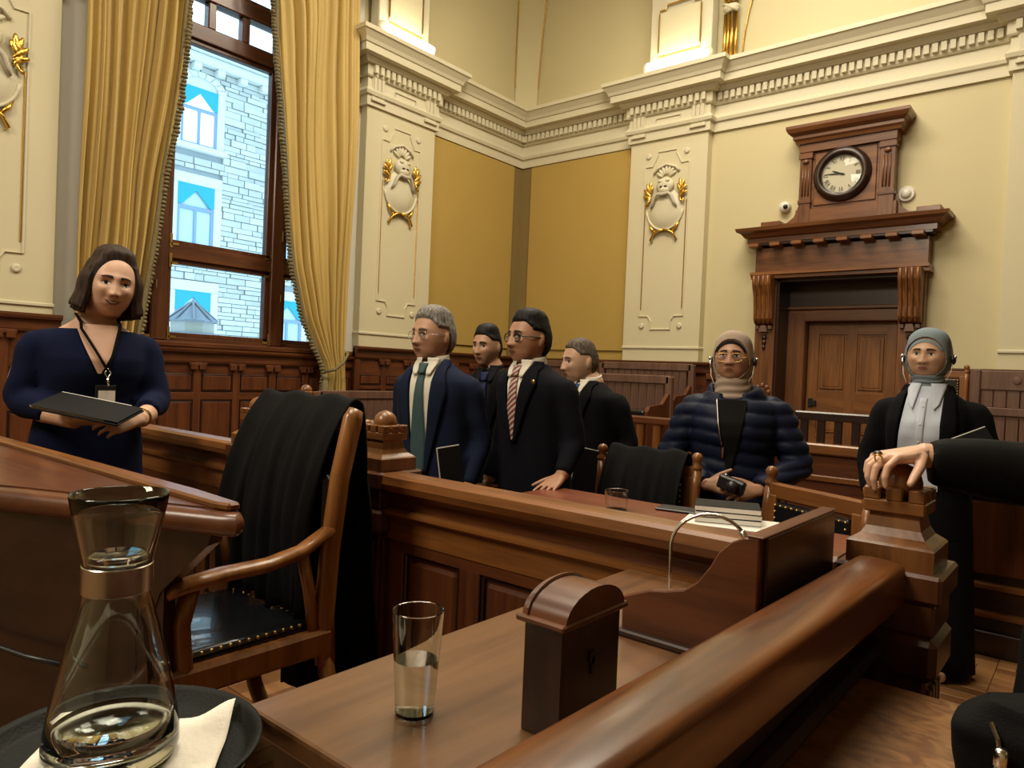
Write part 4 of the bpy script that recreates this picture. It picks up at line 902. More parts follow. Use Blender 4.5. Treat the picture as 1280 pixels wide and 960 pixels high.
for s, x in ((-1, xl+.025), (1, xr-.025)):
    q = [(x, 1.175, .50), (x, 1.165, .62), (x, 1.175, .80), (x, 1.20, 1.0), (x, 1.235 if s > 0 else 1.222, 1.155 if s > 0 else 1.10), (x, 1.245 if s > 0 else 1.228, 1.178 if s > 0 else 1.12)]
    AC('back_post', MB().tube(q, [(.022, .030)]*5+[(.018, .022)], 10).tube([(x, 1.17, .52), (x, 1.22, .30), (x, 1.27, .17)], (.02, .026) and .023, 10), 'chair_oak', True)
    aq = [(x, 1.175, .86), (x+s*.005, 1.08, .815), (x+s*.012, .98, .800), (x+s*.015, .86, .80), (x+s*.012, .77, .79), (x+s*.006, .735, .775)]
    AC('arm', MB().tube(aq, [(.022, .018), (.025, .018), (.027, .018), (.030, .018), (.030, .018), (.020, .014)], 10), 'chair_oak', True)
    AC('arm_post', MB().tube([(x, .80, .79), (x, .775, .70), (x, .785, .60), (x, .78, .54)], [(.022, .02), (.026, .022), (.024, .022), (.024, .022)], 8), 'chair_oak', True)
    AC('arm_strut', MB().tube([(x, 1.09, .81), (x, 1.115, .70), (x, 1.13, .60)], .016, 8), 'chair_oak', True)
    AC('leg', MB().tube([(x, .78, .55), (x, .775, .17)], [.026, .020], 10), 'chair_oak', True)
AC('crest_rail', MB().tube([(xl+.03, 1.24, 1.14), (-1.81, 1.265, 1.15), (xr-.03, 1.24, 1.14)], [(.018, .026)]*3, 10), 'chair_oak', True)
AC('back_pad', MB().box(xl+.05, xr-.05, 1.17, 1.20, .68, 1.0, bev=.012), 'black_leather')
AC('lower_rail', MB().box(xl+.03, xr-.03, 1.145, 1.175, .66, .70, bev=.006), 'chair_oak')
def robe_over(label, name, x0, x1, ytop, ztop_, front, back, zf, zb, seed=1, cat='robe', lean=0.0, rz=0, flare=.05):
    """cloth folded over a rail: front fall, over the rail, back fall"""
    rng = random.Random(seed)
    path = [(ytop-front, zf)] ; n1 = 14
    path = [(lerp(ytop-front, ytop-.030, (i/n1)**4), lerp(zf, ztop_-.012, i/n1)) for i in range(n1)]
    path += [(ytop-.024, ztop_-.008), (ytop-.012, ztop_+.006), (ytop+.006, ztop_+.008), (ytop+.024, ztop_-.004)]
    path += [(lerp(ytop+.030, ytop+back, (i/18)), lerp(ztop_-.03, zb, i/18)) for i in range(19)]
    L = len(path)
    def f(u, v):
        k = v*(L-1); i = min(int(k), L-2); t = k-i
        y, z = lerp(path[i][0], path[i+1][0], t), lerp(path[i][1], path[i+1][1], t)
        dn = abs(ztop_-z); fold = min(1, dn*3)
        sgn = -1 if v < n1/L else 1
        x = lerp(x0, x1, u) + (u-.5)*flare*dn*2
        a = (math.sin(u*21+seed+z*2)*.018 + math.sin(u*47+seed*2)*.007 + .015*noise.noise(Vector((u*5, z*3, seed))))*fold
        x += .012*math.cos(u*21+seed)*fold
        hem = .03*noise.noise(Vector((u*4, seed, 0)))*(1 if v < .02 or v > .98 else 0)
        return Vector((x, y + sgn*abs(a)*1.2 + sgn*.012*fold, z + hem + .006*math.sin(u*16+seed)*(1-fold)))
    t = thing(name, label, cat, ((x0+x1)/2, ytop, zb))
    o = ob('cloth', MB().grid(f, 70, 60), 'black_cloth', t, True); md = o.modifiers.new('thickness', 'SOLIDIFY'); md.thickness = .007
    return t
robe_over('black robe draped over the back of the oak armchair', 'black_robe', -2.050, -1.608, 1.262, 1.205, .122, .085, .635, .24, 2, flare=.02)
# ---- members' table behind the barrier with things on it
mt = thing('members_table', 'long table with reddish top just behind the front barrier', 'table', (-1.05, 1.98, 0))
ob('table_top', MB().box(-1.775, -.40, 1.56, 2.46, .79, .825, bev=.006), 'table_red', mt)
ob('table_edge', MB().box(-1.765, -.41, 1.57, 2.45, .735, .79), 'mahogany_x', mt)
for x in (-1.75, -.46):
    for y in (1.61, 2.28): ob('leg', MB().box(x-.03, x+.03, y-.03, y+.03, 0, .745, bev=.005), 'mahogany_z', mt)
mt2 = thing('members_table', 'table with glossy top catching window light behind the left barrier', 'table', (-3.4, 2.0, 0))
ob('table_top', MB().box(-4.5, -3.12, 1.58, 2.30, .79, .825, bev=.006), 'table_gloss', mt2)
ob('table_edge', MB().box(-4.48, -3.14, 1.59, 2.29, .735, .79), 'mahogany_x', mt2)
for x in (-4.44, -3.18):
    for y in (1.63, 2.25): ob('leg', MB().box(x-.03, x+.03, y-.03, y+.03, 0, .745, bev=.005), 'mahogany_z', mt2)
tumbler('empty clear glass on the reddish table in front of the draped black jacket', (-1.326, 2.206, .825), .072, .043, .038, 0)
rng = random.Random(4)
for i, (lab, dx, rz) in enumerate((('black notebook with white page edges, lowest of the three on the reddish table', 0, 0.0), ('black notebook with white page edges, middle one of the stack on the table', .004, .03), ('black notebook with white page edges, topmost of the stack on the table', -.003, -.02))):
    z0 = .8285 + i*.0185; c = (-.977, 2.349)
    t = thing('notebook', lab, 'notebook', (c[0], c[1], z0), math.radians(25)+rz, group='notebooks stacked on the reddish table')
    ob('page_block', MB().box(-.1045, .1045, -.0738, .070, .0018, .0162), 'white_paper', t, local=True)
    ob('cover', MB().box(-.105, .105, -.074, .074, 0, .002, bev=.0006).box(-.105, .105, -.074, .074, .0160, .018, bev=.0006).box(-.105, .105, .071, .074, 0, .018), 'cover_black', t, local=True)
pp = thing('paper_sheet', 'white paper sheet lying under the black notebooks', 'paper', (-.955, 2.325, .8255), math.radians(15))
ob('sheet', MB().box(-.148, .148, -.105, .105, 0, .0025), 'white_paper', pp, local=True)
ph = thing('tablet_phone', 'black phone lying flat on the reddish table', 'phone', (-1.165, 2.39, .8255), math.radians(12))
ob('body', MB().box(-.085, .085, -.045, .045, 0, .009, bev=.003), 'black_plastic', ph, local=True)
ob('screen', MB().box(-.078, .078, -.040, .040, .009, .0096), 'ink', ph, local=True)
ep = thing('white_earphone', 'small white cable loop on the table right of the notebooks', 'earphone', (-.78, 2.32, .827))
ob('cable', MB().tube([(-.84, 2.29, .829), (-.81, 2.32, .834), (-.77, 2.34, .834), (-.73, 2.32, .832), (-.71, 2.29, .829), (-.74, 2.27, .829)], .004, 6), 'white_plastic', ep, True)
# ---- chairs pushed to the table from the far side (we see the studded front of their backs)
def dining(label, c, rz, z0=0.0, group='studded leather chairs around the tables', topz=.975):
    t = thing('leather_chair', label, 'chair', (c[0], c[1], z0), rz, group=group)
    h = topz - z0; W = .22; D = .21
    def O(nm, mb, m, sm=False, p=None): return ob(nm, mb, m, p or t, sm, local=True)
    for s in (-1, 1):
        x = s*W
        O('back_post', MB().tube([(x, D+.05, 0), (x, D, .30), (x, D-.01, .48), (x, D+.02, h-.14), (x, D+.03, h-.07)], .022, 8), 'oak_z', True)
        O('finial', MB().lathe([(0, h-.08), (.022, h-.07), (.026, h-.055), (.014, h-.042), (.020, h-.03), (.024, h-.012), (.014, h+.002), (0, h+.006)], 14, (x, D+.03, 0)), 'oak_z', True)
        O('leg', MB().tube([(x, -D, .45), (x, -D, 0)], [.024, .018], 8), 'oak_z', True)
    O('crest_rail', MB().box(-W, W, D+.01, D+.045, h-.115, h-.055, bev=.006), 'oak_x')
    O('lower_rail', MB().box(-W, W, D+.0, D+.035, h-.36, h-.31, bev=.006), 'oak_x')
    for s in (-1, 1): O('back_stile', MB().box(s*W-.05 if s > 0 else -W+.01, W-.01 if s > 0 else -W+.05, D+.005, D+.035, h-.33, h-.10, bev=.004), 'oak_z')
    pd = O('back_pad', MB().box(-W+.05, W-.05, D-.005, D+.04, h-.315, h-.125, bev=.010, seg=2), 'black_leather')
    nl = MB()
    for sy in (D-.006, D+.041):
        for i in range(13):
            x = lerp(-W+.06, W-.06, i/12)
            for z in (h-.305, h-.135): nl.ball((x, sy, z), .0055, 6, 4)
        for i in range(1, 7):
            z = lerp(h-.305, h-.135, i/7)
            for x in (-W+.06, W-.06): nl.ball((x, sy, z), .0055, 6, 4)
    O('studs', nl, 'brass', True, pd)['kind'] = 'stuff'
    O('seat', MB().box(-W-.01, W+.01, -D-.02, D, .43, .49, bev=.018, seg=2), 'black_leather')
    O('seat_frame', MB().box(-W-.005, W+.005, -D-.01, D+.02, .38, .435, bev=.006), 'oak_x')
    return t
dining('oak chair with studded black back left of the battlement post with the hand', (-.895, 2.475), math.radians(-26))
dining('oak chair under a black jacket left of the quilted navy coat', (-1.52, 2.60), math.radians(8), topz=.985)
dining('oak chair with studded back behind the large left newel post', (-2.84, 1.88), 0, topz=1.05)
def jacket_on_chair(): return robe_over('black jacket hung over the chair left of the quilted navy coat', 'black_jacket', -1.74, -1.36, 2.84, .985, .10, .13, .45, .45, 7, cat='jacket', flare=.04)
jk = jacket_on_chair()
# ---- benches
def bench(label, c, rz, L, z0, back_h, seat_h, cushion_m='black_leather', group=None, front=False, plank=.09, ends=True, wm='bench_wood', cushion='flat'):
    t = thing('bench', label, 'bench', (c[0], c[1], z0), rz, group=group)
    def O(nm, mb, m, sm=False, p=None): return ob(nm, mb, m, p or t, sm, local=True)
    n = max(2, int((L-.12)/plank)); pw = (L-.12)/n
    b0 = O('plank', MB().box(-pw/2+.002, pw/2-.002, .20, .225, seat_h+.02, back_h-.07, bev=.003), wm)
    b0.location = (-L/2+.06+pw/2, 0, 0)
    for i in range(1, n): q = b0.copy(); COL.objects.link(q); q.location = (-L/2+.06+pw*(i+.5), 0, 0)
    O('top_rail', MB().box(-L/2, L/2, .185, .24, back_h-.085, back_h, bev=.008), wm)
    for s in (-1, 1): O('end_stile', MB().box(s*L/2-.035, s*L/2+.035, .185, .24, 0, back_h-.01, bev=.006), wm)
    O('seat', MB().box(-L/2, L/2, -.24, .21, seat_h-.04, seat_h, bev=.006), 'mahogany_x')
    O('cushion', MB().box(-L/2+.04, L/2-.04, -.22, .17, seat_h, seat_h+.06, bev=.02, seg=2), cushion_m)
    if ends:
        for s in (-1, 1): O('end_panel', MB().prism([(-.24, 0), (.24, 0), (.24, seat_h+.2), (.16, seat_h+.22), (.05, seat_h+.12), (-.20, seat_h+.10), (-.24, seat_h+.05)], 'x', s*L/2-.02, s*L/2+.02), 'mahogany_z')
    O('front_board', MB().box(-L/2, L/2, -.20, -.17, 0, seat_h-.04), 'mahogany_x')
    return t
bench('plank-backed bench on the upper step beside the pilaster, behind the shorter man', (-4.25, 7.38), 0, 1.20, .55, .93, .46)
bench('plank-backed bench on the lower step, in front of the upper one', (-3.86, 6.25), 0, 1.05, .48, .85, .45)
bench('long plank-backed bench in the corner under the yellow panels', (-5.50, 7.40), 0, 1.1, .55, .93, .46)
lb = bench('low bench with navy cushion between tied curtain and grey-haired man', (-5.80, 4.95), math.radians(90), 1.4, 0, 1.04, .60)
nc = thing('navy_cushion', 'navy cushion leaning on the low bench beside the gold drape', 'cushion', (-5.86, 4.42, .66), math.radians(90))
ob('cushion', MB().box(-.20, .20, .06, .16, 0, .26, bev=.04, seg=3), 'navy_cloth', nc, 'auto', local=True)
# pew fronts (with cut-out openings) in front of the seating tier
pf_ = thing('pew_front', 'low balustrade of wooden bars in front of the lower bench', 'balustrade', (-3.3, 5.30, 0))
ob('top_rail', MB().box(-4.3, -2.45, 5.25, 5.35, .92, .98, bev=.01), 'mahogany_x', pf_)
ob('bottom_rail', MB().box(-4.3, -2.45, 5.26, 5.34, .30, .40, bev=.006), 'mahogany_x', pf_)
ob('kick_board', MB().box(-4.3, -2.45, 5.28, 5.34, 0, .31), 'mahogany_x', pf_)
b0 = None
for i in range(12):
    x = -4.22 + i*.155
    if b0 is None: b0 = ob('baluster', MB().box(-.035, .035, 5.27, 5.33, .39, .93, bev=.006), 'oak_z', pf_); b0.matrix_parent_inverse = pf_.matrix_basis.inverted(); q = b0
    else: q = b0.copy(); COL.objects.link(q)
    q.location = (x, 0, 0)
# seat and low rail between the two headscarfed women, in front of the door
rl = thing('slatted_settle', 'slatted wooden settle in front of the panelled door', 'bench', (-1.35, 5.1, 0))
ob('back_rail', MB().box(-1.66, -.70, 5.06, 5.12, 1.06, 1.12, bev=.01), 'dark_wood_x', rl)
ob('seat_rail', MB().box(-1.70, -.60, 4.98, 5.14, .84, .91, bev=.01), 'oak_x', rl)
for i in range(9): ob('slat', MB().box(-1.62+i*.11, -1.57+i*.11, 5.075, 5.105, .90, 1.07, bev=.004), 'dark_wood_z', rl)
ob('lower_panel', MB().box(-1.70, -.60, 5.02, 5.08, 0, .845), 'mahogany_x', rl)
ob('panel_band', MB().box(-1.70, -.60, 4.995, 5.02, .66, .70, bev=.006), 'oak_x', rl)
for s in (-1.70, -.60): ob('end_post', MB().box(s-.03, s+.03, 4.99, 5.13, 0, 1.0, bev=.008), 'mahogany_z', rl)
# chair and plank settle at the right, under the door wall
rch = dining('black-backed chair with turned finial beside the plank settle at the right', (-1.19, 7.22), 0, 0.50, topz=1.53)
def settle():
    t = thing('plank_settle', 'pale plank-backed settle along the door wall behind the blazer woman', 'bench', (-.1, 7.55, 0))
    def O(nm, mb, m): return ob(nm, mb, m, t)
    x0, x1 = -.90, .9; yy = 7.45
    O('top_board', MB().box(x0, x1, yy, yy+.05, 1.32, 1.49, bev=.008), 'bench_wood')
    O('mid_rail', MB().box(x0, x1, yy-.01, yy+.05, 1.10, 1.17, bev=.006), 'bench_wood')
    O('low_rail', MB().box(x0, x1, yy-.01, yy+.05, .74, .82, bev=.006), 'bench_wood')
    for s in (x0, x1): O('end_post', MB().box(s-.04, s+.04, yy-.02, yy+.06, 0, 1.5, bev=.008), 'bench_wood')
    for (c, d) in ((1.17, 1.32), (.82, 1.10)):
        n = 18; pw = (x1-x0-.08)/n; b = None
        for i in range(n):
            if b is None: b = ob('plank', MB().box(-pw/2+.004, pw/2-.004, yy+.012, yy+.035, c, d, bev=.003), 'bench_wood', t); q = b
            else: q = b.copy(); COL.objects.link(q)
            q.location = (x0+.04+pw*(i+.5), 0, 0)
    for k in range(2): O('roundel', MB().lathe([(0, 0), (.035, 0), (.03, -.012), (0, -.014)], 14, (x0+.30+k*.5, yy, 1.41), axis='y'), 'bench_wood')
    O('seat', MB().box(x0, x1, yy-.42, yy, .74-.06, .74, bev=.01), 'bench_wood')
    O('seat_front', MB().box(x0, x1, yy-.40, yy-.36, 0, .69), 'mahogany_x')
settle()
# panelled front at the right, behind the blazer woman
rp = thing('panelled_front', 'low dark panelled bench front at the right edge behind the gown sleeve', 'barrier', (.2, 4.25, 0))
ob('top_rail', MB().box(-.62, 1.6, 4.22, 4.34, .80, .86, bev=.012), 'mahogany_x', rp)
ob('board', MB().box(-.60, 1.6, 4.26, 4.30, 0, .81), 'dark_wood_x', rp)
for i in range(5):
    a = -.57+i*.42; ob('panel', MB().box(a+.03, a+.39, 4.245, 4.262, .40, .76, bev=.01), 'mahogany_z', rp)
for z in (.34, .20): ob('band', MB().prism([(4.26, z-.015), (4.235, z-.01), (4.235, z+.01), (4.26, z+.02)], 'x', -.60, 1.6), 'oak_x', rp)
ob('plinth', MB().box(-.60, 1.6, 4.235, 4.30, 0, .12, bev=.006), 'dark_wood_x', rp)
# ---- camera-side desk top in the lower right corner
nd = thing('near_desk', 'flecked oak desk top in the lower right below the handrail', 'desk', (.05, 1.05, .17))
ob('desk_top', MB().box(-.300, .55, .45, 1.255, .805, .835, bev=.005, seg=2), 'flecked_oak', nd)
ob('apron', MB().box(-.29, .53, .47, 1.24, .70, .806), 'dark_wood_x', nd)
for x in (-.24, .5):
    for y in (.50, 1.20): ob('leg', MB().box(x-.03, x+.03, y-.03, y+.03, .17, .71, bev=.004), 'dark_wood_z', nd)
# ---- bag on the near desk
bg_ = thing('black_bag', 'black bag with silver zip pull in the lower right corner', 'bag', (-.02, 1.06, .835))
def bagf(u, v):
    a = 2*PI*u; t = v
    n = 4; e = lambda c: math.copysign(abs(c)**(2/n), c)
    k = 1-.28*smooth01((t-.55)/.45); b = 1 + .08*math.sin(t*PI)
    w_ = .095*k*b; d_ = .060*k*b
    z = .836 + .092*min(1, t*1.05)**.9
    return Vector((-.030+w_*e(math.cos(a)), 1.060+d_*e(math.sin(a)) + .008*noise.noise(Vector((u*5, t*4, 1))), z + .006*math.sin(a*2)*t))
bm_ = MB().grid(bagf, 49, 16)
bm_.add([bagf(i/24, 1) for i in range(24)] + [Vector((-.03, 1.06, .935))], [(i, (i+1) % 24, 24) for i in range(24)])
bm_.add([bagf(i/24, 0) for i in range(24)], [tuple(range(24))])
ob('bag_body', bm_, 'black_cloth', bg_, True)
zp = MB()
zp.tube([(-.088, 1.000, .918), (-.080, .990, .905), (-.076, .988, .885), (-.074, .987, .860), (-.072, .987, .84)], .0026, 6)
ob('zip_line', zp, 'chrome', bg_)
ob('zip_pull', MB().box(-.082, -.068, .972, .986, .878, .900, bev=.003).tube([(-.075, .977, .880), (-.077, .972, .850)], [(.007, .003), (.005, .003)], 8), 'chrome', bg_, True)
# ================================================================== PEOPLE
def smoothstep(a, b, x):
    t = np.clip((x-a)/(b-a), 0, 1); return t*t*(3-2*t)
def head_shape(D, P):
    """D (N,3) unit directions, face towards -y. Returns skull/face surface points."""
    w, d, h = P.get('w', .075), P.get('d', .096), P.get('h', .117)
    dx, dy, dz = D[:, 0], D[:, 1], D[:, 2]
    r = np.sqrt(dx*dx+dy*dy)+1e-9
    ex = np.where(dz < 0, .62, .88); rr = r**ex
    ux, uy = dx/r, dy/r
    low = np.clip(-dz, 0, 1)
    wx = w*(1-P.get('jaw', .26)*smoothstep(.15, .95, low)+.02*smoothstep(-.2, .3, -dz)*P.get('cheek', 0))
    x = wx*rr*np.sign(ux)*np.abs(ux)**.92
    yf = -d*.96*rr*np.abs(uy)**.80
    yb = d*1.06*rr*(1-.42*smoothstep(.1, .9, low))*np.abs(uy)
    y = np.where(uy < 0, yf, yb)
    z = h*dz
    fr = smoothstep(.0, .5, -uy)
    G = lambda cx, cz, sx, sz: np.exp(-((x-cx)/sx)**2-((z-cz)/sz)**2)
    N = P.get('nose', 1.0); nt = P.get('nose_w', 1.0)
    t = np.clip((.022-z)/.060, 0, 1)                # 0 at the bridge, 1 at the tip
    amp = (.005+.020*t**1.3)*smoothstep(-.050, -.036, z)*smoothstep(.045, .012, z)
    nose = N*amp*np.exp(-(x/((.0075+.0065*t)*nt))**2)
    wing = .0075*(np.exp(-((np.abs(x)-.0135*nt)/.0075)**2-((z+.035)/.009)**2))
    eye = -.0120*(G(-.031, .004, .017, .012)+G(.031, .004, .017, .012))
    brow = .0050*(G(-.030, .025, .022, .008)+G(.030, .025, .022, .008)) + .002*G(0, .03, .02, .012)
    chk = P.get('chk', .005)*(G(-.043, -.022, .020, .020)+G(.043, -.022, .020, .020))
    mouth = .0080*G(0, -.062, .024, .017) - .002*G(0, -.062, .02, .0035)
    chin = P.get('chin', .007)*G(0, -.098, .020, .016) - .003*G(0, -.080, .02, .008)
    fold = -.0030*(np.exp(-((np.abs(x)-.026-.25*(-.045-z))/.004)**2)*smoothstep(-.075, -.05, z)*smoothstep(-.03, -.045, z))
    jowl = P.get('jowl', 0)*(G(-.045, -.075, .02, .025)+G(.045, -.075, .02, .025))
    y = y - fr*(nose+wing+eye+brow+chk+mouth+chin+fold)
    x = x*(1+ (jowl*fr)/.05)
    return np.stack([x, y, z], 1)
def dirgrid(nu, nv):
    th = np.linspace(0, 2*PI, nu, endpoint=False); ph = np.linspace(1e-3, PI-1e-3, nv)
    T, F = np.meshgrid(th, ph)
    return np.stack([np.sin(F)*np.sin(T), -np.sin(F)*np.cos(T), np.cos(F)], -1)   # T=0 is the front
def grid_faces(nu, nv, wrap=True):
    return [(j*nu+i, (j+1)*nu+i, (j+1)*nu+(i+1) % nu, j*nu+(i+1) % nu) for j in range(nv-1) for i in range(nu if wrap else nu-1)]
def remesh(name, mb, voxel, smooth_it=3, smooth_f=0.5):
    bmesh.ops.recalc_face_normals(mb.bm, faces=mb.bm.faces[:])
    me = bpy.data.meshes.new(name); mb.bm.to_mesh(me); mb.bm.free()
    o = bpy.data.objects.new('tmp', me); COL.objects.link(o)
    m = o.modifiers.new('r', 'REMESH'); m.mode = 'VOXEL'; m.voxel_size = voxel; m.adaptivity = 0; m.use_smooth_shade = True
    if smooth_it:
        s = o.modifiers.new('s', 'SMOOTH'); s.factor = smooth_f; s.iterations = smooth_it
    dg = bpy.context.evaluated_depsgraph_get(); dg.update()
    out = bpy.data.meshes.new_from_object(o.evaluated_get(dg)); out.name = name
    bpy.data.objects.remove(o); bpy.data.meshes.remove(me)
    return out
def displace(me, fn):
    n = len(me.vertices); co = np.empty(n*3); no = np.empty(n*3)
    me.vertices.foreach_get('co', co); me.vertex_normals.foreach_get('vector', no)
    co = co.reshape(-1, 3); no = no.reshape(-1, 3)
    co += no*fn(co)[:, None]; me.vertices.foreach_set('co', co.ravel()); me.update()
def limb(mb, pts, radii, seg=14, sub=4):
    """tapered tube through joints, rounded by a Catmull spline"""
    P = [Vector(p) for p in pts]; Q = []; Rr = []
    for i in range(len(P)-1):
        p0, p1, p2, p3 = P[max(i-1, 0)], P[i], P[i+1], P[min(i+2, len(P)-1)]
        for k in range(sub):
            t = k/sub
            q = .5*((2*p1)+(-p0+p2)*t+(2*p0-5*p1+4*p2-p3)*t*t+(-p0+3*p1-3*p2+p3)*t**3)
            Q.append(q); a, b = radii[i], radii[i+1]
            Rr.append(tuple(lerp(x, y, t) for x, y in zip(a, b)) if isinstance(a, tuple) else lerp(a, b, t))
    Q.append(P[-1]); Rr.append(radii[-1]); mb.tube(Q, Rr, seg); return mb
def hand_parts(mb, O, fdir, back, side, curl=(.5, .55, .6, .65), thumb=(.75, .65, -.35), s=1.0, splay=.10, tcurl=.35):
    """palm, four jointed fingers and a thumb that leaves the side of the palm"""
    O = Vector(O); Y = Vector(fdir).normalized(); Z = Vector(back); Z = (Z-Y*Z.dot(Y)).normalized(); X = Y.cross(Z)*side
    W = lambda x, y, z: O + X*(x*s) + Y*(y*s) + Z*(z*s)
    rg = []
    for y, hw, ht, cx in ((-.015, .025, .019, 0), (.01, .029, .018, .002), (.04, .038, .016, .003), (.07, .041, .014, 0), (.088, .039, .011, -.002)):
        rg.append([W(cx+hw*math.copysign(abs(math.cos(a))**.75, math.cos(a)), y, ht*math.copysign(abs(math.sin(a))**.75, math.sin(a))) for a in [2*PI*k/14 for k in range(14)]])
    mb.rings(rg)
    for i, (bx, by, ln) in enumerate(((.0305, .082, .074), (.0105, .087, .082), (-.0100, .084, .076), (-.0290, .076, .060))):
        ang = 0; p = (bx, by, .002); pts = [W(bx, by-.018, .002), W(*p)]; sp = (1.2-i*.8)*splay
        c = curl[i] if isinstance(curl, (tuple, list)) else curl
        for f, kk in ((.46, .75), (.30, 1.1), (.24, .8)):
            ang += c*kk; L = ln*f
            p = (p[0]+math.sin(sp)*L*math.cos(ang), p[1]+math.cos(ang)*L*math.cos(sp), p[2]-math.sin(ang)*L); pts.append(W(*p))
        r = [.0088, .0088, .0080, .0073, .0060]
        mb.tube(pts, [q*s for q in r], 10); mb.ball(pts[-1], .0060*s, 8, 6)
    tx, ty, tz = Vector(thumb).normalized(); p = Vector((.028, .018, -.004)); pts = [W(.012, .006, -.002), W(*p)]
    d = Vector((tx, ty, tz)); p2 = p+d*.040; d2 = (d+Vector((-.3, .55, -.3))*tcurl).normalized(); p3 = p2+d2*.032; p4 = p3+d2*.022
    pts += [W(*p2), W(*p3), W(*p4)]
    mb.tube(pts, [.014*s, .0135*s, .0105*s, .0092*s, .0072*s], 10); mb.ball(pts[-1], .0072*s, 8, 6)
class Person:
    def __init__(s, label, loc, alpha, H, skin_m, head=None, sex='m'):
        s.t = thing('person', label, 'person', loc, alpha); s.k = H/1.68; s.skin = skin_m; s.P = head or {}; s.sex = sex
    def O(s, nm, mb, m, smooth=True, parent=None): return ob(nm, mb, m, parent or s.t, smooth, local=True)
    # ---- head frame
    def set_head(s, c, yaw=0, pitch=0, roll=0, scale=1.0):
        s.hc = Vector(c); s.hs = scale
        s.HR = Matrix.Rotation(yaw, 3, 'Z') @ Matrix.Rotation(pitch, 3, 'X') @ Matrix.Rotation(roll, 3, 'Y')
    def HW(s, v): return s.hc + s.HR @ (Vector(v)*s.hs)
    def head_local_mesh(s):
        nu, nv = 112, 84
        D = dirgrid(nu, nv).reshape(-1, 3); V = head_shape(D, s.P); return V, grid_faces(nu, nv)
    def bvh_head(s):
        if not hasattr(s, '_bh'):
            V, F = s.head_local_mesh(); s._bh = BVHTree.FromPolygons([tuple(v) for v in V], F)
        return s._bh
    def fy(s, x, z, off=.001):
        h = s.bvh_head().ray_cast(Vector((x, -.4, z)), Vector((0, 1, 0)))
        return (h[0].y if h[0] is not None else -.05) - off
    def facepatch(s, nm, m, fn, off=.0012, nu=12, nv=5, parent=None):
        """fn(u,v)->(x,z[,extra]) with u,v in 0..1: a thin raised piece that follows the face"""
        def f(u, v):
            q = fn(u, v); e = q[2] if len(q) > 2 else 0
            return s.HW((q[0], s.fy(q[0], q[1], off+e), q[1]))
        return s.O(nm, MB().grid(f, nu, nv), m, True, parent)
    # ---- body
    def body(s, sh, el, wr, hands, torso=None, voxel=.0048, ears=True, neck=None, legs=True, arm_r=(.050, .040, .030)):
        k = s.k; mb = MB(); sh = s.adj(sh)
        V, F = s.head_local_mesh()
        mb.add([s.HW(v) for v in V], F)
        if ears:
            for sg in (-1, 1):
                w = s.P.get('w', .075)
                mb.ball(s.HW((sg*(w-.001), .018, -.006)), (.008*s.hs, .017*s.hs, .029*s.hs), 12, 10, s.HR @ Matrix.Rotation(sg*.35, 3, 'Z') @ Matrix.Rotation(-.15, 3, 'X'))
        nb = Vector((s.sx(1.36*k)[0], s.sx(1.36*k)[1]+.015, 1.36*k))
        nr = neck or .058
        limb(mb, [nb-Vector((0, 0, .06)), nb+Vector((0, 0, .05)), s.HW((0, .022, -.085)), s.HW((0, .018, -.03))], [nr*1.25, nr*1.02, nr*.98, nr*.95], 18)
        # trunk slightly inside the clothes
        mb.rings([[Vector((cx+(a-.016)*math.cos(t), cy+(b-.016)*math.sin(t), z)) for t in [2*PI*i/28 for i in range(28)]] for z, cx, cy, a, b in s.secs])
        for i in (0, 1):
            limb(mb, [sh[i], el[i], wr[i]], [r*k for r in arm_r], 14)
            mb.ball(sh[i], .052*k, 12, 8)
            if hands[i]: hand_parts(mb, wr[i], side=(-1 if i == 0 else 1), **hands[i])
        if legs:
            for sg in (-1, 1):
                hx, hy = s.sx(.82*k)[:2]
                limb(mb, [(hx*.8+sg*.085*k, hy, .86*k), (sg*.10*k, -.01, .46*k), (sg*.10*k, .03, .09*k)], [.078*k, .052*k, .038*k], 14)
                limb(mb, [(sg*.10*k, .04, .07*k), (sg*.11*k, -.06, .045*k), (sg*.12*k, -.15, .03*k)], [.042*k, .040*k, .028*k], 12)
        me = remesh('body', mb, voxel, 2, .4)
        s.bd = s.O('body', me, s.skin); return s.bd
    def sections(s, tab, lean=(0, 0), z0=.85):
        """tab (z, a, b[,cy]) for height 1.68; lean shifts the upper body"""
        k = s.k; s.secs = []
        for r in tab:
            z, a, b = r[:3]; cy = r[3] if len(r) > 3 else 0
            f = max(0, (z-z0)/.6); s.secs.append((z*k, lean[0]*f, cy*k+lean[1]*f, a*k, b*k))
        s.lean = lean; s.z0 = z0; s.shz = (1.303 if abs(tab[-1][0]-1.425) < 1e-6 else 1.268)*k
        return s.secs
    def sx(s, z):
        S = s.secs
        if z <= S[0][0]: return S[0][1:]
        for p, q in zip(S, S[1:]):
            if p[0] <= z <= q[0]:
                t = (z-p[0])/(q[0]-p[0]); return tuple(lerp(p[i], q[i], t) for i in range(1, 5))
        return S[-1][1:]
    def torso_rings(s, grow=0.0, n=2.4, z0=None, z1=None, m=22, seg=48):
        z0 = z0 if z0 is not None else s.secs[0][0]; z1 = z1 or s.secs[-1][0]; R = []
        for i in range(m):
            z = lerp(z0, z1, i/(m-1)); cx, cy, a, b = s.sx(z); e = lambda c: math.copysign(abs(c)**(2/n), c)
            R.append([Vector((cx+(a+grow)*e(math.cos(t)), cy+(b+grow)*e(math.sin(t)), z)) for t in [2*PI*j/seg for j in range(seg)]])
        return R
    def adj(s, sh): return [(q[0]*.92, q[1], s.shz) for q in sh]
    def ty(s, x, z, off):
        cx, cy, a, b = s.sx(z); q = min(.999, abs((x-cx)/a)); return cy - b*(1-q**2.4)**(1/2.4) - off
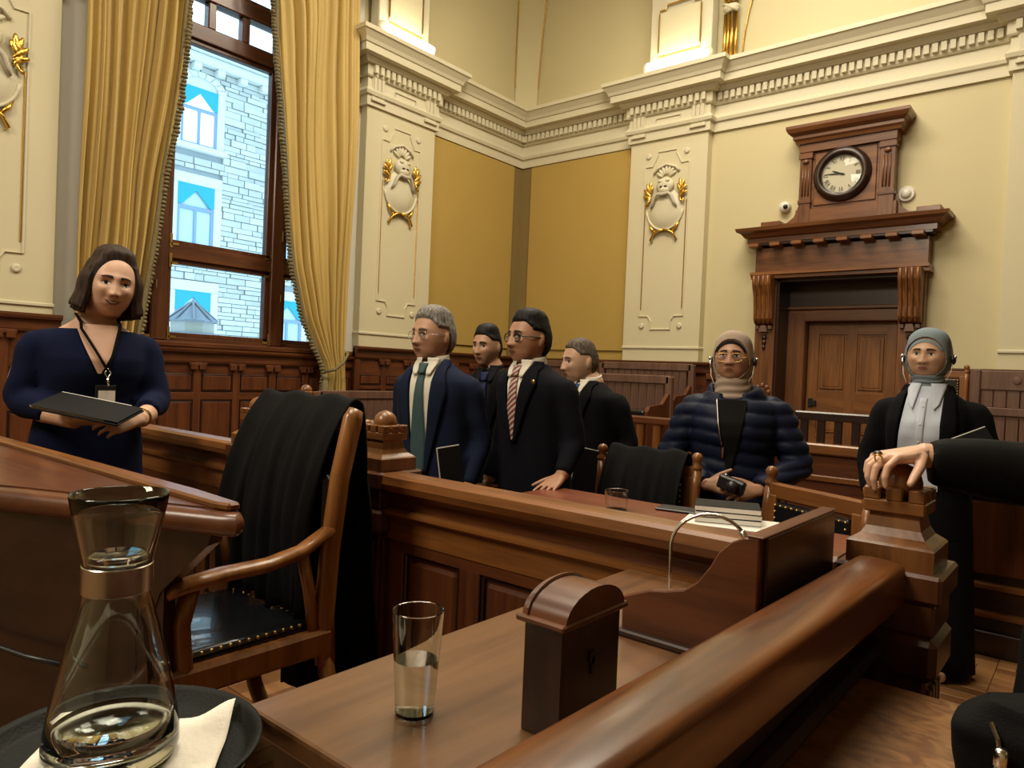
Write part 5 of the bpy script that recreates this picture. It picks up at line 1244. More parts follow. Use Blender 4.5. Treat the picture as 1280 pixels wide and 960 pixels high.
    def jacket(s, m, nm, sh, el, wr, hem=None, sleeve=(.060, .051, .040), voxel=.011, folds=.005, quilt=None, seed=0, extra=None, sm=4, top=None):
        k = s.k; mb = MB(); sh = s.adj(sh)
        mb.rings(s.torso_rings(.0, z0=hem, z1=top))
        for i in (0, 1):
            a, b, c = Vector(sh[i]), Vector(el[i]), Vector(wr[i])
            cu = c + (b-c).normalized()*.015
            limb(mb, [a.lerp(Vector((s.sx(a.z)[0], s.sx(a.z)[1], a.z-.02)), .45), a, a.lerp(b, .5), b, b.lerp(cu, .5), cu], [sleeve[0]*k*.95, sleeve[0]*k, (sleeve[0]*.55+sleeve[1]*.45)*k, sleeve[1]*k, (sleeve[1]+sleeve[2])/2*k, sleeve[2]*k], 18)
        if extra: extra(mb)
        me = remesh(nm, mb, voxel, sm, .5)
        ex = [Vector(e) for e in el]
        def fn(co):
            out = np.zeros(len(co))
            for i, c in enumerate(co):
                v = Vector(c); q = noise.noise(v*7+Vector((seed, 0, 0)))*.6 + noise.noise(v*15+Vector((0, seed, 0)))*.35
                de = min((v-e).length for e in ex); g = 1+2.2*math.exp(-(de/.09)**2)
                out[i] = folds*q*g
                if quilt: out[i] += quilt[0]*(abs(math.sin(PI*(v.z+.02*math.sin(v.x*9))/quilt[1]))**.55-.6)
            return out
        displace(me, fn); s.jk = s.O(nm, me, m); return s.jk
    def patch(s, nm, m, zt, zb, left, right, off, nu=10, nv=24, thick=.0, parent=None, push=None):
        def f(u, v):
            z = lerp(zt, zb, v)*s.k; x = lerp(left(v), right(v), u)*s.k + s.sx(z)[0]
            o = off + (push(u, v) if push else 0)
            return Vector((x, s.ty(x, z, o), z))
        o = s.O(nm, MB().grid(f, nu, nv), m, True, parent)
        if thick: md = o.modifiers.new('t', 'SOLIDIFY'); md.thickness = thick; md.offset = 1
        return o
    def suit_front(s, shirt_m, tie_m, lapel_m, zb=1.06, wt=.062, tie_w=.040, top=1.415, tie_zb=None, open_w=.0, collar_m=None):
        s.patch('shirt_front', shirt_m, top, zb, lambda v: -lerp(wt, .004+open_w, v**1.0), lambda v: lerp(wt, .004+open_w, v**1.0), .007, 14, 26)
        tz = tie_zb or zb-.0
        if tie_m:
            s.patch('tie_knot', tie_m, top-.008, top-.058, lambda v: -lerp(.024, .015, v), lambda v: lerp(.024, .015, v), .020, 8, 6, .004, push=lambda u, v: .008*math.sin(u*PI))
            kn = lambda v: min(lerp(.015, .021, v/.10) if v < .10 else lerp(.017, tie_w, min(1, (v-.10)/.75)), lerp(wt, .004+open_w, v)+.001)
            s.patch('tie', tie_m, top-.015, tz, lambda v: -kn(v), lambda v: kn(v), .012, 8, 30, .003, push=lambda u, v: .010*max(0, 1-v/.12)*math.sin(u*PI)+.004*math.sin(u*PI))
        for sg in (-1, 1):
            # lapel: widest two thirds up, notch at the top
            inn = lambda v: lerp(wt+.004, .004+open_w, v); wd = lambda v: (.030+.045*smooth01(v/.30)) if v < .30 else lerp(.075, .012, (v-.30)/.70)
            a = (lambda v, sg=sg: sg*inn(v)); b = (lambda v, sg=sg: sg*(inn(v)+wd(v)))
            s.patch('lapel', lapel_m, top+.012, zb-.005, a, b, .010, 6, 26, .005, push=lambda u, v: .004*(1-u))
        for sg in (-1, 1): s.patch('collar_leaf', collar_m or shirt_m, top+.020, top-.062, lambda v, sg=sg: sg*lerp(.014, .026, v), lambda v, sg=sg: sg*lerp(.066, .046, v**2), .018, 6, 8, .003)
        # shirt collar: two leaves round the neck
        cm = collar_m or shirt_m; k = s.k
        cx, cy = s.sx(1.40*k)[:2]
        for sg in (-1, 1):
            def f(u, v, sg=sg):
                a = lerp(math.radians(8), math.radians(172), u); r = lerp(.066, .060, v)*k
                z = (1.405+.045*v)*k + .022*smooth01((u-.2)/.8)*k - (.030*(1-v)*smooth01(1-u*5))*k
                return Vector((cx+sg*r*math.sin(a), cy+.008-(r*1.02)*math.cos(a)-.006*(1-u)*(1-v), z))
            o = s.O('shirt_collar', MB().grid(f, 18, 5), cm); md = o.modifiers.new('t', 'SOLIDIFY'); md.thickness = .004
    def trousers(s, m, w=.095):
        k = s.k; mb = MB(); hx, hy = s.sx(.82*k)[:2]
        for sg in (-1, 1): limb(mb, [(sg*.075*k+hx*.8, hy, .93*k), (sg*.092*k+hx*.6, hy*.8, .78*k), (sg*.102*k, -.01, .46*k), (sg*.103*k, .015, .06*k)], [.10*k, w*k, .075*k, .066*k], 16)
        s.O('trousers', remesh('trousers', mb, .012, 3), m)
        sm_ = MB()
        for sg in (-1, 1): limb(sm_, [(sg*.10*k, .07, .045*k), (sg*.105*k, -.03, .05*k), (sg*.115*k, -.13, .035*k), (sg*.118*k, -.19, .028*k)], [(.040, .040), (.046, .046), (.048, .034), (.026, .020)], 12)
        s.O('shoes', remesh('shoes', sm_, .008, 2), 'black_leather')
    def skirt(s, m, ztop, zbot, a1, b1, nm='skirt'):
        k = s.k; cx, cy, a0, b0 = s.sx(ztop*k); R = []
        for i in range(12):
            t = i/11; R.append([Vector((lerp(cx, 0, t)+lerp(a0, a1*k, t)*math.cos(q)*(1+.03*t*math.sin(q*9)), lerp(cy, 0, t)+lerp(b0, b1*k, t)*math.sin(q)*(1+.03*t*math.sin(q*9)), lerp(ztop, zbot, t)*k)) for q in [2*PI*j/54 for j in range(54)]])
        s.O(nm, MB().rings(R), m)
    # ---- face features
    def face(s, brow='brow_dark', lips='lips_brown', smile=0.0, brow_w=.0042, eye_h=.0062, look=(0, 0), brow_z=.0225, teeth=False, bag=False):
        for sg in (-1, 1):
            cx = sg*.0315; cz = .0035
            ew = .0152
            alm = lambda u, v, cx=cx: (cx+(u*2-1)*ew, cz+(v*2-1)*eye_h*(max(0, 1-(u*2-1)**2))**.75 - .0012*(u*2-1)*-sg)
            e = s.facepatch('eye', 'eye_white', alm, .0022, 14, 6)
            ix, iz = cx+look[0], cz+look[1]
            def iris(u, v, ix=ix, iz=iz):
                a = 2*PI*u; r = .0060*v; zz = iz+r*math.sin(a); lim = eye_h*.96
                return (ix+r*math.cos(a), max(cz-lim, min(cz+lim, zz)))
            s.facepatch('iris', 'eye_iris', iris, .0030, 17, 4, e)
            lid = lambda u, v, cx=cx: (cx+(u*2-1)*.0155, cz+eye_h*(max(0, 1-((u*2-1)*.92)**2))**.7+.0003+.0030*v)
            s.facepatch('eyelid', s.skin, lid, .0032, 12, 4)
            lash = lambda u, v, cx=cx: (cx+(u*2-1)*.0152, cz+eye_h*(max(0, 1-((u*2-1)*.93)**2))**.7-.0004+.0015*v)
            s.facepatch('lash', 'eye_iris', lash, .0037, 12, 3)
            if bag:
                s.facepatch('eye_bag', 'lid_shadow', lambda u, v, cx=cx: (cx+(u*2-1)*.012, cz-.0125-.0015*(1-(u*2-1)**2)+.0010*v), .0006, 10, 3)
            bw = lambda u, v, sg=sg: (sg*(.0130+.035*u), brow_z+.0015+.0040*math.sin(u*2.4)-.0040*u*u+ (v-.5)*brow_w*(1.25-.8*u)*2)
            s.facepatch('eyebrow', brow, bw, .0022, 14, 4)
        mw = .0225+.006*smile
        zc = -.0625
        cor = lambda u: smile*.0065*abs(u*2-1)**2
        s.facepatch('upper_lip', lips, lambda u, v: (mw*(u*2-1), zc+cor(u)+ v*.0055*(max(0, 1-abs(u*2-1)**2.2))*(1-.22*math.exp(-((u-.5)/.08)**2))), .0018, 18, 5)
        gap = .0050*smile
        s.facepatch('lower_lip', lips, lambda u, v: (mw*.92*(u*2-1), zc+cor(u)-gap*(1-(u*2-1)**2) - .0004 - v*.0068*(max(0, 1-abs(u*2-1)**2))), .0022, 18, 5)
        mo = s.facepatch('mouth_line', 'mouth_dark', lambda u, v: (mw*1.04*(u*2-1), zc+cor(u)+.0008 - v*(.0026+gap)*(max(.1, 1-(u*2-1)**2))), .0020 if not teeth else .0012, 18, 4)
        if teeth: s.facepatch('teeth', 'teeth', lambda u, v: (mw*.72*(u*2-1), zc+cor(u)+.0004 - v*(.0004+gap*.85)*(max(.1, 1-(u*2-1)**2))), .0020, 14, 4, mo)
        for sg in (-1, 1): s.facepatch('nostril', 'mouth_dark', lambda u, v, sg=sg: (sg*.0080+(u*2-1)*.0036, -.0415+(v*2-1)*.0014), .0004, 8, 4)
    def hair(s, m, line, thick, nm='hair', nu=120, nv=80, lift=None):
        """cap of hair grown off the skull where line(x,y,z) > 0"""
        D = dirgrid(nu, nv).reshape(-1, 3); PP = dict(s.P); PP['nose'] = 0
        V = head_shape(D, PP)
        mk = np.array([line(*v) for v in V]); t = smoothstep(0, 1, np.clip(mk/.016, 0, 1))
        th = np.array([thick(*v) for v in V])
        nz = np.array([noise.noise(Vector(v)*38)*.0022 + noise.noise(Vector(v)*90)*.0010 for v in V])
        off = -.004*(1-t) + t*(th+nz)
        V2 = V + D*off[:, None]
        F = [f for f in grid_faces(nu, nv) if all(mk[i] > -.004 for i in f)]
        used = sorted({i for f in F for i in f}); ix = {a: b for b, a in enumerate(used)}
        mb = MB().add([s.HW(V2[i]) for i in used], [tuple(ix[i] for i in f) for f in F])
        return s.O(nm, mb, m)
    def glasses(s, rim, w=.0235, h=.017, r=.0013, z=-.001, gap=.033, wire=False):
        y0 = min(s.fy(x, z, 0) for x in (-.045, -.03, 0, .03, .045)) ; yl = s.fy(.033, .004, 0)-.017
        g = None
        def ring(cx): return [s.HW((cx+w*math.copysign(abs(math.cos(a))**.8, math.cos(a)), yl+.10*(abs(cx+w*math.cos(a))**2)*4, z+h*math.copysign(abs(math.sin(a))**.8, math.sin(a)))) for a in [2*PI*i/28 for i in range(28)]]
        mb = MB()
        for sg in (-1, 1): mb.tube(ring(sg*gap), r*s.hs, 6, closed=True)
        mb.tube([s.HW((-gap+w, yl, z+.004)), s.HW((0, yl-.003, z+.006)), s.HW((gap-w, yl, z+.004))], r*s.hs, 6)
        wd = s.P.get('w', .075)
        for sg in (-1, 1): mb.tube([s.HW((sg*(gap+w), yl+.013, z+.004)), s.HW((sg*(wd+.001), yl+.035, z+.006)), s.HW((sg*(wd+.003), .012, z+.008)), s.HW((sg*(wd+.002), .03, z-.012))], r*s.hs, 6)
        g = s.O('glasses', mb, rim)
        for sg in (-1, 1):
            q = ring(sg*gap); c = sum(q, Vector())/len(q)
            s.O('lens', MB().add(q+[c], [(i, (i+1) % 28, 28) for i in range(28)]), 'lens_glass', True, g)
    def hijab(s, m, face_w=.058, face_h=.086, cz=-.012, thick=.010, neck_z=1.36, under=None, neck_r=(.072, .088, .105)):
        nu, nv = 120, 84
        D = dirgrid(nu, nv).reshape(-1, 3); PP = dict(s.P); PP['nose'] = 0; PP['chk'] = .003
        V = head_shape(D, PP)
        def op(v):
            if v[1] > .0: return 1
            return (v[0]/face_w)**2 + ((v[2]-cz)/face_h)**2 - 1
        mk = np.array([op(v) for v in V]); t = smoothstep(0, .75, mk)
        th = thick*(.22+.78*t) + .004*np.array([noise.noise(Vector(v)*14) for v in V]) + .006*smoothstep(.3, .9, D[:, 2])
        V2 = V + D*th[:, None]
        F = [f for f in grid_faces(nu, nv) if all(mk[i] > 0 for i in f)]
        used = sorted({i for f in F for i in f}); ix = {a: b for b, a in enumerate(used)}
        o = s.O('headscarf', MB().add([s.HW(V2[i]) for i in used], [tuple(ix[i] for i in f) for f in F]), m)
        md = o.modifiers.new('t', 'SOLIDIFY'); md.thickness = .003; md.offset = 0
        k = s.k; nb = Vector((s.sx(neck_z*k)[0], s.sx(neck_z*k)[1]+.005, neck_z*k)); top = s.HW((0, .004, -.085)); R = []
        for i in range(22):
            q = i/21; c = top.lerp(nb, q); r = lerp(neck_r[0], neck_r[1], min(1, q*2)) if q < .5 else lerp(neck_r[1], neck_r[2], (q-.5)*2)
            R.append([c+Vector((math.cos(a)*r*.95*(1+.04*math.sin(q*26+a*2)), math.sin(a)*r*.92*(1+.05*math.sin(q*26+a*2+1)), .018*math.sin(a+q*3)*q + .008*math.sin(a*2))) for a in [2*PI*j/40 for j in range(40)]])
        s.O('scarf_neck_folds', MB().rings(R), m, True, o)
        if under:
            def f(u, v):
                a = lerp(math.radians(25), math.radians(155), u); x = face_w*math.cos(a)*(1-.10*v); z = cz+face_h*math.sin(a)*(1-.17*v)
                return s.HW((x, s.fy(x, z, .003+.002*(1-v)), z))
            s.O('under_cap', MB().grid(f, 28, 5), under, True, o)
        return o
    def headset(s, z=-.012):
        w = s.P.get('w', .075)
        h = s.O('headset', MB().tube([s.HW(((w+.016)*math.sin(a)*-1, .035-.0*a, z+.010+(s.P.get('h', .117)+.012-z)*max(0, 0)+.085*0)) for a in (-1.2, 1.2)], .002, 5) if False else MB().tube([s.HW(((w+.017)*math.cos(a), .030+.085*math.sin(a), z-.010-.02*math.sin(a))) for a in [PI*i/16 for i in range(17)]], .004, 6), 'black_plastic')
        for sg in (-1, 1): s.O('ear_cup', MB().ball(s.HW((sg*(w+.018), .012, z)), (.011, .023, .023), 14, 10, s.HR), 'black_plastic', True, h)
        s.O('silver_arm', MB().tube([s.HW((-(w+.026), .006, z+.006)), s.HW((-(w+.022), -.012, z-.006)), s.HW((-(w+.018), -.018, z-.035))], .005, 8), 'chrome', True, h)
        for sg in (-1, 1): s.O('cup_rim', MB().ball(s.HW((sg*(w+.027), .0, z+.012)), .008*s.hs, 8, 6), 'chrome', True, h)
        s.O('earphone_cord', MB().tube([s.HW((-(w+.018), -.014, z-.02)), s.HW((-(w+.012), -.02, z-.075)), s.HW((-(w-.01), -.04, z-.12))], .0018, 5), 'white_plastic', True, h)
        s.O('earphone_cord', MB().tube([s.HW(((w+.018), -.004, z-.02)), s.HW(((w+.016), -.006, z-.06)), s.HW(((w), -.02, z-.10))], .0018, 5), 'white_plastic', True, h)
TORSO_M = [(.74, .188, .128), (.85, .186, .130), (.98, .182, .128), (1.08, .182, .126), (1.20, .186, .126), (1.27, .190, .122), (1.325, .188, .112), (1.355, .168, .098), (1.382, .128, .086), (1.402, .096, .076), (1.425, .070, .066)]
TORSO_F = [(.70, .192, .140), (.84, .192, .140), (.96, .176, .130), (1.06, .165, .125), (1.16, .172, .140, -.008), (1.22, .176, .134, -.010), (1.295, .172, .110), (1.335, .148, .092), (1.368, .104, .076), (1.41, .064, .060)]
def hang(i): return dict(fdir=(0, -.18, -1), back=(-1 if i == 0 else 1, -.15, 0), curl=(.28, .32, .36, .4), thumb=(.35, .9, -.25))
# line functions for short hair: positive where hair grows
def short_line(front=.066, temple=.030, side=.028, nape=-.075, recede=0.0):
    temple = max(temple, .030); side = .028
    def f(x, y, z):
        ax = abs(x)
        if y < -.035:
            ln = front + recede*smooth01((ax-.02)/.03) - (front-temple)*smooth01((y+.075)/.040)
        elif y < .010:
            ln = lerp(temple, side, smooth01((y+.035)/.045)) if y < .0 else side
        else:
            ln = lerp(side, nape, smooth01((y-.022)/.022))
        return z-ln
    return f
# ---------------------------------------------------------------- woman in the navy dress
p = Person('woman with a brown bob in a navy dress holding a black folder at the left', (-3.056, 1.099, .17), 1.365, 1.53, 'skin_fair', dict(jaw=.20, chk=.008, chin=.005, nose=.95, w=.078, cheek=.4, jowl=.004))
p.sections([(z, a*1.12, b*1.20, *(r or (0,))) for z, a, b, *r in TORSO_F], lean=(.012, -.055)); p.set_head((.050, -.105, 1.398), yaw=.0, pitch=.06, roll=math.radians(6), scale=1.04)
k = p.k
sh = [(-.185, -.02, 1.205), (.200, -.04, 1.205)]; el = [(-.222, -.02, .955), (.222, -.085, .955)]; wr = [(-.070, -.265, .893), (.120, -.310, .900)]
p.body(sh, el, wr, [dict(fdir=(.85, -.42, .02), back=(-.15, -.25, -1), curl=(.25, .3, .35, .4), thumb=(.5, .8, .2)), dict(fdir=(-.95, -.22, -.16), back=(.15, -.85, .45), curl=(.5, .55, .6, .65), thumb=(.5, .85, -.2))], arm_r=(.058, .047, .034))
p.jacket('dress_navy', 'dress', sh, [el[0], el[1]], [Vector(el[0]).lerp(Vector(wr[0]), .62), Vector(el[1]).lerp(Vector(wr[1]), .62)], sleeve=(.068, .062, .050), folds=.005, seed=1, top=1.345*k)
p.skirt('dress_navy', .80, .28, .26, .20, 'dress_skirt')
p.patch('neckline', 'skin_fair', 1.365, 1.165, lambda v: -lerp(.082, .006, v**1.3), lambda v: lerp(.080, .006, v**1.3), .0085, 16, 24)
p.face('brow_dark', 'lips_rose', smile=.9, eye_h=.0058, teeth=True, look=(.001, 0))
def bob(x, y, z):
    if z < -.035 and y < .035: return -1
    if y > .005: return .05
    e = ((x-.006)/.067)**2 + ((z+.012)/.096)**2
    return (math.sqrt(e)-1)*.06
p.hair('hair_brown', bob, lambda x, y, z: .012+.014*smooth01((z-.075)/.03)+.010*smooth01((y+.02)/.04), 'hair')
bb = MB()
for lay, (gr, zz) in enumerate(((0, -.118), (.006, -.105))):
    def bf(u, v, gr=gr, zz=zz):
        a = lerp(math.radians(48), math.radians(312), u); z = lerp(.080, zz, v)
        fl = .016*smooth01((v-.65)/.35); rx = (.092+gr+.010*math.sin(v*2.4)+fl)*(.80+.20*smooth01(v/.40)); ry = (.104+gr+.004*v-.012*smooth01((v-.5)*2))*(.84+.16*smooth01(v/.40))
        w_ = 1+.02*math.sin(u*60+v*3)
        return p.HW((rx*w_*math.sin(a)*-1, -ry*w_*math.cos(a)*(.80 if math.cos(a) > 0 else 1), z + .012*math.sin(u*9)*v))
    bb.grid(bf, 70, 18)
o = p.O('hair_fall', bb, 'hair_brown'); md = o.modifiers.new('t', 'SOLIDIFY'); md.thickness = .016; md.offset = -1
ly = thing('lanyard_badge', 'white name badge on a dark lanyard hanging from the neck of the woman in navy', 'badge', p.t.location, p.t.rotation_euler.z)
def lp(x, z, off=.016): return (x, p.ty(x, z, off), z)
nb = p.sx(1.25)
L1 = [(nb[0]-.066, nb[1]+.01, 1.285), (nb[0]-.062, nb[1]-.104, 1.248)] + [lp(lerp(-.05, .030, t), lerp(1.225, 1.075, t), .02) for t in (0, .3, .6, 1)]
L2 = [(nb[0]+.070, nb[1]+.01, 1.285), (nb[0]+.066, nb[1]-.104, 1.248)] + [lp(lerp(.075, .034, t), lerp(1.225, 1.075, t), .02) for t in (0, .3, .6, 1)]
for L in (L1, L2): ob('strap', MB().tube(L, [(.006, .002)]*len(L), 8), 'black_cloth', ly, True, local=True)
c = Vector(lp(.032, 1.045, .022))
ob('clip', MB().tube([c+Vector((0, 0, .035)), c+Vector((.010, 0, .018)), c+Vector((0, -.002, 0)), c+Vector((-.010, 0, .018)), c+Vector((0, 0, .035))], .0028, 6).tube([c, c+Vector((.004, 0, -.03))], .004, 6), 'chrome', ly, True, local=True)
cd = Vector(lp(.030, .968, .030))
ob('holder', MB().box(cd.x-.034, cd.x+.034, cd.y-.003, cd.y+.001, cd.z-.052, cd.z+.050, bev=.001), 'black_plastic', ly, local=True)
ob('card', MB().box(cd.x-.024, cd.x+.031, cd.y-.005, cd.y-.002, cd.z-.050, cd.z+.030), 'white_paper', ly, local=True)
fo = thing('folder', 'thin black folder with white papers in the hands of the woman in navy', 'folder', p.t.location, p.t.rotation_euler.z)
RF = Matrix.Translation((-.045, -.345, .938)) @ Matrix.Rotation(math.radians(-38), 4, 'Z') @ Matrix.Rotation(math.radians(9), 4, 'Y') @ Matrix.Rotation(math.radians(14), 4, 'X')
ob('cover', MB().box(-.150, .150, -.085, .085, -.004, .004, bev=.002).xform(RF), 'cover_black', fo, local=True)
ob('papers', MB().box(-.153, .10, -.080, .092, .0042, .009).xform(RF), 'white_paper', fo, local=True)
ob('front_cover', MB().box(-.148, .150, -.086, .080, .0092, .013, bev=.001).xform(RF), 'cover_black', fo, local=True)
wt_ = thing('wristwatch', 'slim gold bracelet on the wrist of the woman in navy', 'bracelet', p.t.location, p.t.rotation_euler.z)
wv = Vector(wr[1]).lerp(Vector(el[1]), .10); dv = (Vector(el[1])-Vector(wr[1])).normalized(); sx_ = dv.cross(Vector((0, 0, 1))).normalized(); sy_ = dv.cross(sx_)
ob('bracelet', MB().tube([wv+sx_*(.036*math.cos(t))+sy_*(.036*math.sin(t)) for t in [2*PI*i/24 for i in range(24)]], .0035, 6, closed=True), 'brass', wt_, True, local=True)
# ---------------------------------------------------------------- grey-haired man in the blue suit
p = Person('grey-haired man in glasses and a dark blue suit with a teal tie', (-2.363, 2.32, 0), .236, 1.575, 'skin_tan', dict(jaw=.20, chk=.006, chin=.007, nose=1.1, nose_w=1.15, w=.077, jowl=.006))
p.sections([(z, a*1.04, b*1.10, *(r or (0,))) for z, a, b, *r in TORSO_M], lean=(-.01, -.02)); p.set_head((-.027, -.025, 1.447), yaw=math.radians(-15), pitch=-.03, scale=1.03)
k = p.k
sh = [(-.185, -.01, 1.270), (.180, .0, 1.275)]; el = [(-.212, .02, .985), (.210, .045, .98)]; wr = [(-.215, -.07, .79), (.205, -.06, .785)]
p.body(sh, el, wr, [hang(0), hang(1)])
p.jacket('suit_blue', 'suit_jacket', sh, el, wr, hem=.76*k, folds=.005, seed=3)
p.suit_front('shirt_white', 'tie_teal', 'suit_blue', zb=.90, wt=.066, tie_w=.046, open_w=.030, top=1.42)
p.trousers('suit_blue')
p.face('brow_grey', 'lips_brown', eye_h=.0050, bag=True); p.glasses('steel_band', r=.0011)
p.hair('hair_grey', short_line(.070, .030, .006, -.095, .008), lambda x, y, z: .008+.018*smooth01((z-.06)/.05)+.008*smooth01((y-.02)/.05), 'hair')
fo = thing('folder', 'black folder with white page edges at the side of the grey-haired man', 'folder', p.t.location, p.t.rotation_euler.z)
RF = Matrix.Translation((.150, -.125, .87)) @ Matrix.Rotation(math.radians(50), 4, 'Z') @ Matrix.Rotation(math.radians(-9), 4, 'Y')
ob('cover', MB().box(-.045, .060, -.006, -.003, -.10, .095, bev=.001).box(-.045, .060, .003, .006, -.10, .095, bev=.001).xform(RF), 'cover_black', fo, local=True)
ob('papers', MB().box(-.048, .055, -.003, .003, -.098, .098).xform(RF), 'white_paper', fo, local=True)
# ---------------------------------------------------------------- young man between them
p = Person('young man with short black hair, black shirt and navy tie', (-2.592, 2.974, 0), .281, 1.545, 'skin_tan', dict(jaw=.28, chk=.005, w=.072, nose=1.0))
p.sections(TORSO_M, lean=(-.01, -.02)); p.set_head((-.040, -.03, 1.432), yaw=math.radians(-10), pitch=.03, scale=.94)
k = p.k
sh = [(-.175, -.01, 1.245), (.175, .0, 1.245)]; el = [(-.205, .02, .985), (.205, .02, .985)]; wr = [(-.22, -.06, .77), (.22, -.06, .77)]
p.body(sh, el, wr, [hang(0), hang(1)])
p.jacket('suit_black', 'suit_jacket', sh, el, wr, hem=.76*k, seed=5)
p.suit_front('shirt_black', 'tie_navy', 'suit_black', zb=1.0, wt=.060, tie_w=.034)
p.trousers('suit_black')
p.face('brow_dark', 'lips_brown', eye_h=.0058, brow_w=.0052)
p.hair('hair_black', short_line(.062, .026, -.006, -.080), lambda x, y, z: .006+.018*smooth01((z-.065)/.045), 'hair')
p.hair('hair_black', lambda x, y, z: min(.012-abs(z+.022)*.35, .010-abs(y+.004)*.9) if abs(x) > .05 else -1, lambda x, y, z: .003, 'sideburns')
# ---------------------------------------------------------------- man in black glasses, dark suit
p = Person('man in round black glasses and red patterned tie, hand on the table', (-2.00, 2.60, 0), -.075, 1.585, 'skin_brown', dict(jaw=.18, chk=.007, nose=1.15, nose_w=1.25, w=.077, chin=.006, jowl=.005))
p.sections([(z, a*1.03, b*1.08, *(r or (0,))) for z, a, b, *r in TORSO_M], lean=(-.02, -.03)); p.set_head((-.034, -.045, 1.452), yaw=math.radians(-8), pitch=-.06, scale=1.02)
k = p.k
sh = [(-.180, -.01, 1.275), (.180, -.01, 1.278)]; el = [(-.212, .0, 1.0), (.222, .00, 1.01)]; wr = [(-.22, -.08, .79), (.245, -.105, .868)]
p.body(sh, el, wr, [hang(0), dict(fdir=(.10, -1, -.38), back=(.1, -.2, 1), curl=(.10, .10, .12, .15), thumb=(.8, .6, -.15), splay=.16)])
p.jacket('suit_navy', 'suit_jacket', sh, el, wr, hem=.76*k, seed=8)
p.suit_front('shirt_white', 'tie_red_pattern', 'suit_navy', zb=1.06, wt=.060, tie_w=.038, top=1.42)
p.trousers('suit_navy')
p.face('brow_dark', 'lips_brown', eye_h=.0052, bag=True); p.glasses('black_plastic', w=.0225, h=.0185, r=.0024)
p.hair('hair_black', short_line(.064, .030, .0, -.098, .012), lambda x, y, z: .008+.018*smooth01((z-.065)/.045)+.006*smooth01((y-.02)/.05), 'hair')
pin = MB().ball((.088, p.ty(.088, 1.262, .018), 1.262), (.011, .004, .011), 12, 8)
p.O('lapel_pin', pin, 'brass')
# ---------------------------------------------------------------- shorter man behind
p = Person('shorter man with cropped greying brown hair and a blue tie, rightmost of the four men', (-2.179, 3.382, 0), -.265, 1.495, 'skin_gold', dict(jaw=.17, chk=.008, nose=1.1, nose_w=1.25, w=.078, jowl=.006))
p.sections([(z, a*1.05, b*1.12, *(r or (0,))) for z, a, b, *r in TORSO_M], lean=(-.02, -.05)); p.set_head((-.066, -.09, 1.372), yaw=math.radians(-13), pitch=.05, scale=1.04)
k = p.k
sh = [(-.175, -.02, 1.200), (.185, -.01, 1.205)]; el = [(-.225, .0, .95), (.232, .03, .945)]; wr = [(-.20, -.09, .76), (.225, -.10, .765)]
p.body(sh, el, wr, [hang(0), hang(1)])
p.jacket('suit_black', 'suit_jacket', sh, el, wr, hem=.76*k, seed=9)
p.suit_front('shirt_white', 'tie_blue', 'suit_black', zb=1.08, wt=.060, tie_w=.040)
p.trousers('suit_black')
p.face('brow_grey', 'lips_brown', eye_h=.0050, bag=True)
p.hair('hair_greybrown', short_line(.068, .030, .006, -.085, .010), lambda x, y, z: .005+.010*smooth01((z-.06)/.05), 'hair')
fo = thing('folder', 'dark folder with a pale edge held by the shorter man', 'folder', p.t.location, p.t.rotation_euler.z)
RF = Matrix.Translation((.205, -.235, .80)) @ Matrix.Rotation(math.radians(56), 4, 'Z') @ Matrix.Rotation(math.radians(10), 4, 'Y')
ob('cover', MB().box(-.075, .095, -.007, .007, -.12, .12, bev=.002).xform(RF), 'cover_black', fo, local=True)
ob('papers', MB().box(-.078, .092, -.004, .004, -.118, .122).xform(RF), 'white_paper', fo, local=True)
# ---------------------------------------------------------------- woman in the quilted coat
p = Person('woman in a beige headscarf, glasses and quilted navy coat holding a small camera', (-1.352, 3.29, 0), .285, 1.53, 'skin_brown', dict(jaw=.16, chk=.007, nose=.9, nose_w=1.2, w=.083, jowl=.005))
p.sections([(z, a*1.20, b*1.38, *(r or (0,))) for z, a, b, *r in TORSO_F], lean=(-.01, -.01)); p.set_head((-.019, -.022, 1.405), yaw=math.radians(-4), pitch=-.13, scale=.97)
k = p.k
sh = [(-.205, -.02, 1.165), (.195, .02, 1.170)]; el = [(-.285, -.03, .925), (.285, .00, .925)]; wr = [(-.075, -.275, .838), (.135, -.255, .832)]
p.body(sh, el, wr, [dict(fdir=(.93, -.28, .10), back=(-.25, -.85, .5), curl=(.5, .55, .6, .65), thumb=(.55, .75, .1)), dict(fdir=(-.80, -.45, -.12), back=(.3, -.85, .45), curl=(.5, .55, .6, .65), thumb=(.5, .8, .1))])
def collar(mb):
    cx, cy, a, b = p.sx(1.36*k)
    for sg in (-1, 1): mb.tube([(cx+sg*.115*math.sin(t), cy+.015-.105*math.cos(t)-.01, (1.315+.055*smooth01((t-.3)/1.8))*k) for t in [lerp(.45, PI, i/8) for i in range(9)]], [(.022, .050)]*9, 10)
p.jacket('puffer_navy', 'quilted_coat', sh, el, wr, hem=.72*k, sleeve=(.086, .072, .050), voxel=.010, folds=.006, quilt=(.013, .062), seed=12, extra=collar, sm=3, top=1.335*k)
p.patch('inner_top', 'under_black', 1.335, 1.00, lambda v: -lerp(.062, .012, v), lambda v: lerp(.080, .016, v**1.4), .016, 12, 24)
zz = MB().tube([(p.sx(1.18*k)[0]-lerp(.064, .022, i/8)*k-.004, p.ty(-.03, lerp(1.335, 1.10, i/8)*k, .023), lerp(1.335, 1.10, i/8)*k) for i in range(9)], .0035, 6)
p.O('zip', zz, 'steel_band')
p.O('zip_pull', MB().box(-.030, -.021, p.ty(-.025, 1.07*k, .028), p.ty(-.025, 1.07*k, .020), 1.045*k, 1.10*k, bev=.002), 'oak_z')
